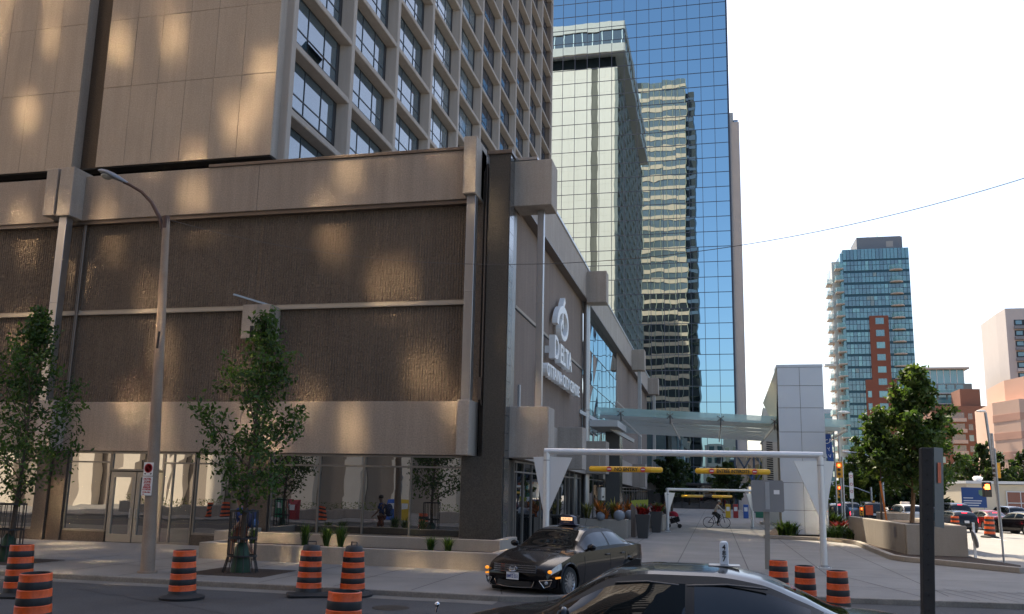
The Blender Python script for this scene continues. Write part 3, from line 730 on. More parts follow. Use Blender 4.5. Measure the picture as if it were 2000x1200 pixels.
for i, (f, rw, rh) in enumerate(((0,.05,.05),(.12,.07,.07),(.3,.12,.10),(.5,.18,.12),(.72,.20,.12),(.9,.15,.09),(1.0,.06,.04))):
    ringp.append((A+d*f, rw, rh))
dn = d.normalized(); sd = Vector((0,0,1)).cross(dn).normalized(); upv = dn.cross(sd)
vs = []; fs = []; nn = 16
for p, rw, rh in ringp:
    for k_ in range(nn):
        a = 2*PI*k_/nn; zz = math.sin(a)*rh; zz = zz if zz > 0 else zz*.35
        vs.append(p + sd*math.cos(a)*rw + upv*zz)
for i in range(len(ringp)-1):
    for k_ in range(nn): fs.append((i*nn+k_, i*nn+(k_+1) % nn, (i+1)*nn+(k_+1) % nn, (i+1)*nn+k_))
fs.append(tuple(range(nn))); fs.append(tuple(range((len(ringp)-1)*nn, len(ringp)*nn)))
hd.add(vs, fs); part(hd, 'lamp_head', mat('lamp_housing', (.22,.23,.25), .4, metal=.5), lp, smooth=60, fix=True)
m = MB(); m.ball(A+d*.68-upv*.03, .165, 8, (1.0,1.0,.62), lo=-PI/2, hi=0); part(m, 'lamp_lens', mat('lamp_lens', (.35,.33,.28), .1, ior=1.6, var=.3, vs=12), lp, smooth=180)
m = MB(); m.bar((-14.3,19.83,5.9),(-14.28,19.83,6.35),.05,.03); part(m, 'hand_hole', DARK, lp)
# wire from the lamp arm across the street
wp = []
ca_, cb_, cc_ = np.polyfit([-14.45,-5.37,.53,6.76], [9.5,7.94,8.02,9.38], 2)
for i in range(61):
    x = -14.45+35*i/60; wp.append(Vector((x, 20, ca_*x*x+cb_*x+cc_)))
m = MB(); m.tube(wp, .009, 5); o = m.build('overhead_wire', mat('grey_wire', (.10,.09,.085), .8), None, smooth=60); tag(o, 'thin dark overhead wire sagging from the lamp post across the sky', 'wire')
# parking signs on the lamp post
def flat_sign(name, label, x, y, z0, z1, wd, mt=SIGNW, cat='sign', th=.006):
    t = thing(name, label, cat, (x, y, z0))
    m = MB(); m.box(x-wd/2, x+wd/2, y, y+th, z0, z1); part(m, 'plate', mt, t, bevel=.002)
    return t
px = -14.2
s1 = flat_sign('parking_sign', 'square white no parking sign with red ring on the lamp post', px, 19.80, 2.56, 2.90, .28)
m = MB(); m.lathe([(.095,0),(.118,0),(.118,.004),(.095,.004),(.095,0)], (0,0,0), 32, 0, Matrix.Rotation(PI/2, 4, 'X')); m.v = [(v[0]+px, v[1]+19.797, v[2]+2.755) for v in m.v]
m.bar((px-.07,19.796,2.825),(px+.07,19.796,2.685),.003,.022); part(m, 'ring', REDS, s1)
m = MB(); m.text('P', .19, .001, (px-.055,19.798,2.69), (1,0,0), (0,0,1), bold=.006)
for s_ in (-1,1): m.add([(px+s_*.12,19.799,2.61),(px+s_*.07,19.799,2.635),(px+s_*.07,19.799,2.585)], [(0,1,2)] if s_ < 0 else [(0,2,1)]); m.box(px+s_*.075-.02,px+s_*.075+.02,19.798,19.8,2.604,2.616)
part(m, 'letter', INK, s1)
s2 = flat_sign('zone_sign', 'tall white hotel zone sign in red letters under the no parking sign', px, 19.80, 2.06, 2.54, .30)
m = MB()
for txt, z, sz in (('HOTEL',2.455,.072),('ZONE',2.385,.072),('ZONE',2.305,.066),('RÉSERVÉE',2.25,.052),("À L'HÔTEL",2.195,.052),('15 Min. Max.',2.13,.045)):
    m.text(txt, sz, .001, (px,19.798,z), (1,0,0), (0,0,1), bold=.003, align='CENTER')
m.box(px-.11,px+.11,19.797,19.8,2.368,2.374); m.add([(px-.12,19.797,2.09),(px-.07,19.797,2.11),(px-.07,19.797,2.07)], [(0,1,2)])
part(m, 'lettering', RINK, s2)

# ------------------------------------------------------------------ entrance gantries with hanging clearance bars
def gantry(label, xl, yl, xr, yr, zb, r, tri, grp=None):
    t = thing('entrance_gantry', label, 'gantry', ((xl+xr)/2,(yl+yr)/2,.12), 'white pipe gantries over the driveway')
    A = Vector((xl,yl,zb)); B = Vector((xr,yr,zb+.03)); d = (B-A).normalized(); n = Vector((-d.y,d.x,0))
    m = MB(); m.tube([A-d*r*.8,B+d*r*.8], r, 18); m.ball(A,r*1.02,8); m.ball(B,r*1.02,8); part(m, 'crossbeam', WHITEM, t, smooth=60)
    for P in (A, B):
        m = MB(); m.tube([(P.x,P.y,.12),(P.x,P.y,zb)], r, 18); m.box(P.x-r*1.9,P.x+r*1.9,P.y-r*1.9,P.y+r*1.9,.12,.15); part(m, 'post', WHITEM, t, smooth=60)
        m = MB(); m.tube([(P.x,P.y,zb-.32),(P.x,P.y,zb-.28)], r*1.06, 18); m.tube([(P.x,P.y,.15),(P.x,P.y,.22)], r*1.15, 18)
        for bx, by in ((-1,-1),(-1,1),(1,-1),(1,1)): m.tube([(P.x+bx*r*1.5,P.y+by*r*1.5,.15),(P.x+bx*r*1.5,P.y+by*r*1.5,.19)], .018, 6)
        part(m, 'base_collar', STEEL, t)
        for s_, k_ in ((d,tri[1] if P is A else tri[0]),(-d,tri[0] if P is A else tri[1])):
            q = [P+s_*r*.9+Vector((0,0,-.18)), P+s_*k_+Vector((0,0,-.2)), P+s_*(r*.92)+Vector((0,0,-2.0*zb/3.7))]
            m = MB(); vs = [v-n*.02 for v in q]+[v+n*.02 for v in q]; m.add(vs, [(0,1,2),(5,4,3),(0,3,4,1),(1,4,5,2),(2,5,3,0)]); part(m, 'gusset_plate', WHITEM, t)
    return t, A, B, d, n
def bar(label, c, d, n, L, r, body, zbeam, lettered=True, wd=1.0):
    t = thing('clearance_bar', label, 'clearance bar', tuple(c), 'yellow bars hanging from the gantries')
    a = c-d*L/2; b = c+d*L/2
    m = MB(); m.tube([a,a+d*.05,b-d*.05,b],[r*.55,r,r,r*.55],20); part(m, 'tube', YELL, t, smooth=40)
    if lettered:
        m = MB(); m.tube([c-d*L*.34,c+d*L*.34], r+.003, 24, caps=False); part(m, 'wrap_label', YELLD, t, smooth=60)
        f = -n*(r+.012)
        m = MB(); m.text(body, .155, .001, c+f+Vector((0,0,-.052)), d, (0,0,1), bold=.004, align='CENTER', sx=wd); part(m, 'lettering', INK, t)
        hw = max(abs((Vector(v)-c).dot(d)) for v in m.v)
        for s_ in (-1,1):
            p = c+f*.98+d*s_*(hw+.16)
            M = Matrix((d, -n.cross(d)*0+Vector((0,0,1)), -n)).transposed()
            q = MB(); q.lathe([(0,.004),(.082,.004),(.082,-.01)], (0,0,0), 24, 0, M.to_4x4()); q.v = [tuple(Vector(v)+p) for v in q.v]; o = part(q, 'no_entry_disc', REDS, t)
            q = MB(); q.add([p-n*.008+d*u*.058+Vector((0,0,v*.016)) for u,v in ((-1,-1),(1,-1),(1,1),(-1,1))], [(0,1,2,3)]); part(q, 'white_stroke', SIGNW, o)
    m = MB()
    for s_ in (-1,1):
        p = c+d*s_*L*.36; m.tube([p+Vector((0,0,r)), Vector((p.x,p.y,zbeam))], .008, 5)
    part(m, 'hanger_chain', STEEL, t)
    return t
g1, A, B, d, n = gantry('large white pipe gantry with triangular gusset plates across the near driveway', -5.41,28.6,3.42,29.95,3.68,.105,(.45,.85))
for body, f, lab, wd in (('NO ENTRY',.294,'yellow hanging bar lettered NO ENTRY with two no entry discs',1.0),('ENTRÉE INTERDITE',.684,'yellow hanging bar lettered ENTRÉE INTERDITE with two no entry discs',.80)):
    c = A.lerp(B, f); c.z = 3.13; bar(lab, c, d, n, 2.42, .092, body, 3.6, True, wd)
g2, A, B, d, n = gantry('smaller distant white gantry spanning the plaza behind the cyclist', -2.63,52.2,2.5,60.5,2.55,.085,(.3,.75))
for f, lab in ((.27,'small plain yellow bar under the distant gantry, nearer the planters'),(.62,'small plain yellow bar under the distant gantry, above the cyclist')):
    c = A.lerp(B, f); c.z = 2.18; bar(lab, c, d, n, 2.3, .08, '', 2.5, False)

# ------------------------------------------------------------------ glass canopy
cn = thing('glass_canopy', 'teal glass canopy on steel beams spanning from the hotel to the white pylon', 'canopy', (0,58,0))
def zc(x, y): return 7.14-.052*(x+6.0)
m = MB(); xs_ = [-6.8,-5.3,-2.4,.5,3.5,7.4]
for a, b in zip(xs_, xs_[1:]):
    m.add([(a+.02,51.6,zc(a,51.6)+.12),(b-.02,51.6,zc(b,51.6)+.12),(b-.02,67,zc(b,67)-.14),(a+.02,67,zc(a,67)-.14),(a+.02,51.6,zc(a,51.6)+.15),(b-.02,51.6,zc(b,51.6)+.15),(b-.02,67,zc(b,67)-.11),(a+.02,67,zc(a,67)-.11)], [(3,2,1,0),(4,5,6,7),(0,1,5,4),(1,2,6,5),(2,3,7,6),(3,0,4,7)])
part(m, 'glass_sheet', TEALS, cn)
m = MB()
for a, b in zip(xs_, xs_[1:]): m.add([(a+.02,51.58,zc(a,51.6)-.28),(b-.02,51.58,zc(b,51.6)-.28),(b-.02,51.6,zc(b,51.6)+.17),(a+.02,51.6,zc(a,51.6)+.17)], [(0,1,2,3)])
part(m, 'glass_fascia', TEAL, cn)
BEAMM = mat('canopy_steel', (.50,.51,.50), .5, metal=.2)
for y in (52.8,55.4,58.0,60.6,63.2,65.8):
    m = MB(); h_ = .36 if y < 53.5 else .2; z0_ = .14*(y-51.6)/15.4*1.8; m.add([(x, y+s_*.07, zc(x,y)-z0_-.02-q) for x in (-6.7,7.2) for s_ in (-1,1) for q in (0,h_)], [(0,1,3,2),(4,6,7,5),(0,4,5,1),(2,3,7,6),(0,2,6,4),(1,5,7,3)]); part(m, 'beam', BEAMM, cn, fix=True)
for x in xs_[1:]:
    m = MB(); m.bar((x,51.7,zc(x,52)-.4),(x,67,zc(x,67)-.58),.06,.14); part(m, 'rafter', BEAMM, cn)
for x in xs_[1:-1]:
    m = MB()
    for dx, dz in ((-.16,.1),(.16,.1),(-.16,-.16),(.16,-.16)): m.bar((x,51.48,zc(x,51.6)-.12),(x+dx,51.53,zc(x,51.6)-.12+dz),.035); m.ball((x+dx,51.52,zc(x,51.6)-.12+dz),.035,5)
    m.add([(x-.04,51.45,zc(x,51.6)-.1),(x+.04,51.45,zc(x,51.6)-.1),(x+.05,51.9,zc(x,51.6)-.5),(x-.05,51.9,zc(x,51.6)-.5),(x,51.5,zc(x,51.6)-.72)], [(0,1,2,3),(0,4,1),(1,4,2),(2,4,3),(3,4,0)])
    part(m, 'spider_clamp', mat('clamp_steel', (.10,.10,.10), .5, metal=.5), cn)
m = MB(); m.box(-6.6,-5.0,51.9,47.0,5.85,6.2); m.bar((-7.0,46.2,6.6),(-4.6,52,5.35),.14,.2); part(m, 'bracket', BEAMM, cn)
m = MB()
for x in (6.1,): m.bar((x+1.05,52.6,6.45),(x+1.15,66,6.05),.04,.4)
part(m, 'end_plate', WHITEM, cn)

# ------------------------------------------------------------------ white pylon with folded wing
py = thing('white_pylon', 'tall white panel clad pylon with a folded wing at the end of the canopy', 'pylon', (4.8,51,.12))
m = MB(); m.box(3.66,6.06,50.66,52.4,.25,9.58); part(m, 'core', DARK, py)
m = MB()
zz_ = [.25,1.55,3.05,4.45,5.85,7.2,8.45,9.5]
for a, b in zip(zz_, zz_[1:]):
    m.box(3.66,4.845,50.60,50.67,a+.012,b-.012); m.box(4.865,6.06,50.60,50.67,a+.012,b-.012); m.box(6.06,6.11,50.6,52.4,a+.012,b-.012)
m.box(3.62,6.12,50.57,52.45,9.505,9.66); part(m, 'cladding_panel', WPANEL, py)
m = MB(); m.box(3.7,6.0,50.7,52.3,.12,.25); part(m, 'plinth', DARK, py)
m = MB(); m.add([(3.66,50.7,9.62),(3.1,55.5,7.95),(3.66,52.4,6.0),(3.66,50.7,5.9),(3.9,52.4,9.6),(3.35,55.9,7.9)], [(0,1,2,3),(0,4,5,1),(1,5,2),(4,2,5)]); part(m, 'folded_wing', mat('wing_grey', (.25,.26,.25), .5, metal=.3), py)
vt = thing('vent_shaft', 'beige vent shaft with black louvres standing behind the white pylon', 'vent shaft', (4.4,68.5,.12))
m = MB(); m.box(3.74,5.3,68.5,70.5,.12,8.1); m.add([(3.74,68.5,8.1),(5.3,68.5,8.1),(5.3,70.5,8.1),(3.74,70.5,8.1),(3.86,68.7,8.95),(4.3,68.7,8.7),(4.3,69.6,8.7),(3.86,69.6,8.95)], [(0,1,5,4),(1,2,6,5),(2,3,7,6),(3,0,4,7),(4,5,6,7)]); part(m, 'shaft', mat('beige_shaft', (.48,.44,.38), .8, var=.06), vt)
m = MB(); 
for i in range(26): m.add([(4.0,68.47,2.6+.165*i),(4.45,68.47,2.55+.165*i),(4.45,68.49,2.645+.165*i),(4.0,68.49,2.695+.165*i)], [(0,1,2,3)])
part(m, 'louvre', BLACKM, vt)
m = MB(); m.box(3.45,5.5,68.0,70.8,.12,.3); part(m, 'base', CONCL, vt)

# ------------------------------------------------------------------ raised bed, kerb and long planter on the right
rk = MB(); pts = [(2.55,47.9),(4.0,47.6),(5.4,47.3),(6.3,46.4),(6.66,44.5),(6.55,41),(6.5,37.5),(6.45,35.2),(6.75,34.3),(7.2,33.85),(8.2,32.6),(9.45,31.0)]
for a, b in zip(pts, pts[1:]):
    a = Vector((*a,0)); b = Vector((*b,0)); d_ = (b-a).normalized(); n_ = Vector((-d_.y,d_.x,0))*.12
    rk.add([(p.x,p.y,z) for z in (.12,.30) for p in (a-n_-d_*.02,b-n_+d_*.02,b+n_+d_*.02,a+n_-d_*.02)], [(3,2,1,0),(4,5,6,7),(0,1,5,4),(1,2,6,5),(2,3,7,6),(3,0,4,7)])
tag(rk.build('bed_kerb', PLANTC, None, bevel=.02), kind='structure')
m = MB(); m.prism([(2.6,47.95),(5.4,47.4),(6.35,46.5),(6.72,44.5),(6.55,37.5),(6.5,35.2),(7.25,33.9),(9.4,31.1),(10.2,33.5),(9.6,37),(10.2,62),(4,62),(3,52)], lambda u,v,w_: (u,v,w_), .1, .2); tag(m.build('flower_bed', SOIL), kind='structure')
lp2 = thing('long_planter', 'big L shaped concrete planter wall holding the tree beside the sunny street', 'planter', (8.4,38,.2))
m = MB()
out = [(7.37,37.35),(9.5,37.05),(10.35,49),(6.85,49),(6.95,45.9)]; 
m.prism([(7.37,37.35),(9.5,37.05),(9.54,37.35),(7.42,37.65)], lambda u,v,w_: (u,v,w_), .14, 1.36)
part(m, 'front_wall', PLANTC, lp2, bevel=.03)
m = MB(); m.prism([(7.368,37.655),(7.67,37.62),(7.25,48.9),(6.88,48.9)], lambda u,v,w_: (u,v,w_), .14, 1.355)
part(m, 'plaza_wall', PLANTC, lp2, bevel=.03)
m = MB(); m.prism([(9.22,37.4),(9.52,37.4),(10.4,49),(10.1,49)], lambda u,v,w_: (u,v,w_), .14, 1.35); part(m, 'street_wall', PLANTC, lp2, bevel=.03)
m = MB(); m.prism([(7.66,37.62),(9.2,37.4),(10.0,49),(7.0,49)], lambda u,v,w_: (u,v,w_), .14, 1.22); part(m, 'soil', SOIL, lp2)
m = MB(); m.add([(7.30,38.9,.75),(7.282,39.3,.75),(7.282,39.3,1.2),(7.30,38.9,1.2)], [(0,1,2,3)]); part(m, 'plaque', mat('bronze_plaque', (.15,.12,.13), .4, metal=.5), lp2)
bp = thing('back_planter', 'low grey concrete planter block behind the tree trunk', 'planter', (9.5,50.5,.2))
m = MB(); m.box(8.77,10.15,50,52,.2,1.55); part(m, 'wall', CONCL, bp, bevel=.03)
m = MB(); m.box(8.9,10.0,50.15,51.85,1.551,1.57); part(m, 'soil', SOIL, bp)

# ------------------------------------------------------------------ near wooden post with the back of a sign
po = thing('sign_post', 'tall dark weathered post with the edge of a metal sign and orange sticker', 'sign post', (2.2,9.8,0))
m = MB(); m.prism([(2.15,9.72),(2.265,9.72),(2.265,9.86),(2.15,9.86)], lambda u,v,w_: (u+(2.95-w_)*-.047-.035,v,w_), .0, 2.95); part(m, 'post', WOODP, po, bevel=.012)
m = MB()
for i in range(17):
    m = MB(); m.lathe([(0,-.002),(.011,-.002),(.011,.004)], (0,0,0), 10, 0, Matrix.Rotation(PI/2,4,'X')); m.v = [(v[0]+2.165-(.13+i*.15)*.047, v[1]+9.719, v[2]+.12+2.7-i*.15) for v in m.v]; part(m, 'bolt_hole', DARK, po)
m = MB(); m.add([(2.200,9.735,2.15),(2.325,9.90,2.13),(2.362,9.90,2.955),(2.237,9.735,2.955),(2.196,9.738,2.15),(2.321,9.903,2.13),(2.358,9.903,2.955),(2.233,9.738,2.955)], [(0,1,2,3),(7,6,5,4),(0,4,5,1),(1,5,6,2),(2,6,7,3),(3,7,4,0)]); part(m, 'sign_plate', mat('sign_back', (.11,.12,.125), .55, metal=.4, var=.2), po)
m = MB(); m.add([(2.262,9.772,2.59),(2.308,9.833,2.59),(2.318,9.833,2.80),(2.272,9.772,2.80)], [(0,1,2,3)]); part(m, 'sticker', mat('orange_sticker', (.50,.08,.02), .6, var=.3, vs=20), po)
m = MB(); m.bar((2.19,9.80,2.3),(2.25,9.86,2.3),.03); m.bar((2.2,9.80,2.85),(2.27,9.86,2.85),.03); part(m, 'bracket', STEEL, po)
# grey post with the blank back of a square sign
gp = thing('sign_post', 'leaning grey post with the blank back of a square road sign on the plaza', 'sign post', (1.6,28.7,.12))
m = MB(); m.prism([(-.075,-.06),(.075,-.06),(.075,.06),(-.075,.06)], lambda u,v,w_: (1.60+u+.05*(w_-.12)/2.7,28.7+v,w_), .12, 2.84); part(m, 'post', mat('grey_post', (.20,.19,.17), .8, var=.25, streak=.3), gp)
m = MB(); m.prism([(-.45,-.48),(-.40,-.5),(.45,-.5),(.5,-.45),(.5,.43),(.45,.48),(-.45,.48),(-.5,.43)], lambda u,v,w_: (1.655+u,w_,2.37+v), 28.60, 28.615); part(m, 'sign_plate', mat('plain_sign_back', (.22,.225,.235), .5, metal=.4, var=.12), gp)
m = MB(); m.box(1.59,1.72,28.59,28.602,1.95,2.8); part(m, 'rail', STEEL, gp)
m = MB(); m.box(1.85,2.02,28.592,28.599,2.42,2.55); part(m, 'sticker', SIGNW, gp)
# thin pole and round sign seen edge-on near the planter
tp = thing('thin_sign_pole', 'thin bare metal pole at the tip of the mulch bed', 'pole', (9.8,35,.2)); m = MB(); m.tube([(9.89,34.2,.15),(9.86,34.2,4.2)], .035, 8); part(m, 'pole', STEEL, tp, smooth=60)
ov = thing('disc_marker', 'small white post with a round disc sign seen nearly edge on beside the planter', 'marker post', (9.75,37,.15))
m = MB(); m.box(9.68,9.76,36.95,37.03,.12,1.5); part(m, 'post', SIGNW, ov)
m = MB(); m.lathe([(0,0),(.34,0),(.34,.03),(0,.03)], (0,0,0), 28, 0, Matrix.Rotation(R(78),4,'Y')); m.v = [(v[0]+9.70,v[1]+36.88,v[2]+.88) for v in m.v]; part(m, 'disc', SIGNW, ov)
m = MB(); m.lathe([(.26,-.004),(.30,-.004),(.30,-.001),(.26,-.001)], (0,0,0), 28, 0, Matrix.Rotation(R(78),4,'Y')); m.v = [(v[0]+9.69,v[1]+36.87,v[2]+.88) for v in m.v]; part(m, 'ring', mat('ring_grey', (.3,.3,.3), .6), ov)

# ------------------------------------------------------------------ plaza furniture along the hotel side
def tuft(name, mats, label, cat, x, y, z, n, h, spread, seed, lean=.35, wd=.012, group=None, parent=None, base=.08):
    rg = random.Random(seed); m = MB()
    for i in range(n):
        a = rg.uniform(0,2*PI); r_ = rg.uniform(0,base); bx, by = x+math.cos(a)*r_, y+math.sin(a)*r_
        a2 = rg.uniform(0,2*PI); l = h*rg.uniform(.6,1.1); out_ = spread*rg.uniform(.2,1.0); k_ = rg.randrange(len(mats))
        p0 = Vector((bx,by,z)); p1 = p0+Vector((math.cos(a2)*out_*.35,math.sin(a2)*out_*.35,l*.6)); p2 = p0+Vector((math.cos(a2)*out_,math.sin(a2)*out_,l*rg.uniform(.75,1.0)))
        s_ = Vector((-math.sin(a2),math.cos(a2),0))*wd
        m.add([p0-s_,p0+s_,p1+s_*1.2,p1-s_*1.2,p2],[(0,1,2,3),(3,2,4)],k_)
    o = m.build(name, mats, parent)
    if label: tag(o, label, cat, group)
    return o
for i, (x, lab, hh) in enumerate(((-15.0,'grass tuft at the left end of the stepped planter, behind the walker',.55),(-14.35,'second grass tuft from the left, right of the walker',.6))):
    tuft('grass_tuft', GRASSM, lab, 'grass tuft', x, 25.6, .5, 110, hh, .32, 50+i, group='grass tufts in the stepped planter')
for i, (x, y, lab, hh) in enumerate(((-12.35,25.2,'large grass tuft left of the tallest one, above the capped barrels',.8),(-11.75,25.5,'tall grass tuft in the middle of the stepped planter',.75),(-11.15,25.2,'bushy grass tuft right of the middle of the stepped planter',.8),(-8.25,25.2,'small grass tuft near the right end of the stepped planter',.52),(-7.75,25.3,'rightmost small grass tuft of the stepped planter',.5))):
    tuft('grass_tuft', GRASSM, lab, 'grass tuft', x, y, .5, 150, hh, .36, 60+i, group='grass tufts in the stepped planter')
# concrete block planter with bromeliads and grey spheres
cb = thing('block_planter', 'pale concrete block planter in front of the side windows', 'planter', (-5.4,46,.12))
m = MB(); m.box(-6.5,-4.15,43.3,44.3,.12,1.02); m.box(-6.4,-4.3,44.5,49.5,.12,.95); part(m, 'wall', PLANTC, cb, bevel=.02)
m = MB(); m.box(-6.4,-4.3,43.4,44.2,1.0,1.03); m.box(-6.3,-4.4,44.6,49.4,.93,.96); part(m, 'soil', SOIL, cb)
k_ = 0
for (x, y, hh, mt, kind) in ((-6.15,43.7,1.1,BROM2,'olive'),(-5.6,43.9,1.25,BROM,'orange'),(-5.25,43.5,.8,BROM,'small orange'),(-5.0,45.2,1.3,BROM2,'tall olive'),(-4.75,44.9,1.15,BROM,'orange red'),(-4.55,47.5,1.2,BROM,'broad orange'),(-5.7,46.5,1.3,BROM2,'rearmost olive')):
    k_ += 1
    tuft('bromeliad', mt, f'{kind} bromeliad with spiky leaves, {["first","second","third","fourth","fifth","sixth","seventh"][k_-1]} from the left of the block planter', 'plant', x, y, .95, 42, hh*.85, .58, 80+k_, wd=.05, group='spiky plants in the block planter')
for x, y, r_, lab in ((-5.45,43.32,.26,'grey stone ball nearest the roof sign of the taxi'),(-4.55,43.45,.33,'large grey stone ball in the middle of the block planter'),(-4.3,46.2,.30,'small dark grey stone ball farthest along the block planter')):
    m = MB(); m.ball((x,y,1.0+r_*.6),r_*.85,12); tag(m.build('stone_ball', mat('grey_ball', (.20,.21,.23), .55, var=.15), None, smooth=180), lab, 'stone ball', 'stone balls on the block planter')
for i in range(4):
    t = thing('flag_bollard', f'concrete post with a lime pennant, {["nearest","second","third","farthest"][i]} of four by the tall dark planters', 'bollard', (-3.9+.14*i,45.0+1.15*i,.12), 'pennant posts')
    x, y = -3.98+.12*i, 45.0+1.1*i
    m = MB(); m.box(x-.13,x+.13,y-.1,y+.1,.12,1.75); part(m, 'post', mat('taupe_post', (.24,.20,.17), .8), t, bevel=.03)
    m = MB(); m.add([(x-.14,y-.13,1.92),(x+.16,y-.13,1.98),(x+.13,y-.13,1.55),(x-.14,y-.11,1.92),(x+.16,y-.11,1.98),(x+.13,y-.11,1.55)], [(0,1,2),(5,4,3),(0,3,4,1),(1,4,5,2),(2,5,3,0)]); part(m, 'pennant', mat('lime_pennant', (.35,.38,.05), .6), t)
def tallpot(label, x, y, h, seed):
    t = thing('tall_planter', label, 'planter', (x,y,.12), 'tall dark planters with red flowers')
    m = MB(); a, b = .24, .36
    m.add([(x-a,y-a,.12),(x+a,y-a,.12),(x+a,y+a,.12),(x-a,y+a,.12),(x-b,y-b,h),(x+b,y-b,h),(x+b,y+b,h),(x-b,y+b,h)], [(3,2,1,0),(0,1,5,4),(1,2,6,5),(2,3,7,6),(3,0,4,7),(4,5,6,7)]); part(m, 'pot', mat('dark_pot', (.055,.052,.05), .6), t, bevel=.02)
    tuft('red_flowers', REDL, None, None, x, y, h-.05, 90, .5, .5, seed, wd=.05, parent=t, base=.25); tuft('dark_grass', GRASSM, None, None, x, y, h, 60, .55, .45, seed+1, wd=.03, parent=t, base=.15)
tallpot('tall dark tapered planter with red flowers, nearer of two', -3.45,44.3,1.28,5); tallpot('tall dark tapered planter with red flowers, farther of two', -3.2,50.8,1.28,9)
cw = thing('white_block_row', 'row of low pale concrete blocks beyond the tall dark planters', 'planter', (-3,54,.12)); m = MB()
m.box(-3.5,-2.95,52.5,57.2,.12,1.0); part(m, 'wall', PLANTC, cw, bevel=.03)
m = MB(); m.box(-3.4,-3.05,52.6,57.1,1.0,1.02); part(m, 'soil', SOIL, cw)
tuft('yellow_shrub', LEAFC, 'yellow green shrub between the seated people and the tall planter', 'plant', -3.2,54.5,1.0,80,.75,.55,33,wd=.05)
an = thing('ash_urn', 'steel cylinder ash urn on a thin black pole before the side windows', 'ash urn', (-5.7,46.0,.12))
m = MB(); m.tube([(-5.6,46,.12),(-5.6,46,1.95)], .05, 8); m.box(-5.8,-5.4,45.8,46.2,.12,.15); part(m, 'pole', BLACKM, an)
m = MB(); m.tube([(-5.75,46,1.9),(-5.75,46,2.56)], .21, 20); part(m, 'cylinder', ALU, an, smooth=40)
m = MB(); m.tube([(-5.63,45.80,2.08),(-5.63,45.78,2.08)], .045, 10); part(m, 'opening', DARK, an)
lb_ = thing('slatted_bin', 'large black slatted litter bin beside the left gantry post', 'litter bin', (-6.0,36,.12)); m = MB()
for i in range(22):
    a = 2*PI*i/22; m.bar((-6.0+.55*math.cos(a),36+.55*math.sin(a),.15),(-6.0+.55*math.cos(a),36+.55*math.sin(a),1.3),.09,.02)
part(m, 'slats', BLACKM, lb_)
m = MB(); m.lathe([(.0,.12),(.53,.12),(.53,1.25),(.5,1.25)],(-6,36,0),24); m.lathe([(.48,1.3),(.6,1.3),(.6,1.38),(.48,1.38),(.48,1.3)],(-6,36,0),28); part(m, 'liner', BLACKM, lb_)
# tree guards and watering bags, soil pits
def guard(label, x, y, h=1.6, r=.36):
    t = thing('tree_guard', label, 'tree guard', (x,y,.12), 'black iron tree guards')
    m = MB()
    for i in range(14):
        a = 2*PI*i/14; c, s_ = math.cos(a), math.sin(a)
        m.tube([(x+c*r*1.25,y+s_*r*1.25,.13),(x+c*r,y+s_*r,.5),(x+c*r,y+s_*r,.12+h)], .012, 5)
    part(m, 'bars', BLACKM, t)
    for z in (.55,1.0,.12+h-.02):
        m = MB(); m.lathe([(r-.006,z-.022),(r+.012,z-.022),(r+.012,z+.022),(r-.006,z+.022),(r-.006,z-.022)],(x,y,0),28); part(m, 'hoop', BLACKM, t)
guard('black iron tree guard around the tree in front of the big shop window', -12.12,21.1); guard('black iron tree guard at the far left edge around the left tree', -19.4,21.1)
for x, lab in ((-12.12,'green watering bag around the tree trunk by the walker'),(-19.4,'green watering bag at the foot of the far left tree')):
    m = MB(); m.lathe([(.26,.13),(.25,.3),(.17,.75),(.08,.88),(.06,.86)],(x,21.1,0),18); rg = random.Random(3)
    m.v = [(v[0]+rg.uniform(-.02,.02),v[1]+rg.uniform(-.02,.02),v[2]) for v in m.v]; tag(m.build('watering_bag', GREENB, None, smooth=60), lab, 'watering bag', 'green watering bags')
m = MB(); m.box(-13.2,-11.0,20.15,22.1,.1,.128); m.box(-20.5,-18.3,20.15,22.1,.1,.128); struct(m, 'tree_pit', SOIL)
# ------------------------------------------------------------------ vehicles
def paint(name, c, metal=.3):
    m = mat(name, c, .25, metal, coat=.45); m.node_tree.nodes['Principled BSDF'].inputs['Specular IOR Level'].default_value = .15; return m
PBLK = paint('black_car_paint', (.005,.005,.007), 0); PRED = paint('red_car_paint', (.20,.012,.012)); PWHT = paint('white_car_paint', (.70,.70,.69), 0); PSIL = paint('silver_car_paint', (.34,.36,.38), .6); PDGR = paint('dark_grey_car_paint', (.03,.033,.038)); PTEA = paint('teal_car_paint', (.05,.11,.12))
CGL = mat('car_glass', (.006,.008,.009), .01, ior=1.6)
TYRE = mat('tyre', (.018,.018,.018), .85); RIMM = mat('alloy_rim', (.38,.38,.39), .3, metal=.9)
CHRM = mat('chrome', (.65,.65,.66), .12, metal=1.0); BPL = mat('black_plastic', (.012,.012,.012), .55)
HLMP = mat('headlamp_glass', (.42,.44,.46), .08, ior=1.7, var=.6, vs=14); AMB = mat('amber_lamp', (.55,.16,.01), .2, emit=(1,.35,.03), es=.5)
TAIL = mat('tail_lamp', (.22,.006,.01), .15); BRK = mat('brake_lamp_lit', (.5,.01,.02), .3, emit=(1,.03,.06), es=3.0)
PLATE = mat('licence_plate', (.62,.64,.66), .5); PLINK = mat('plate_ink', (.02,.05,.22), .5)
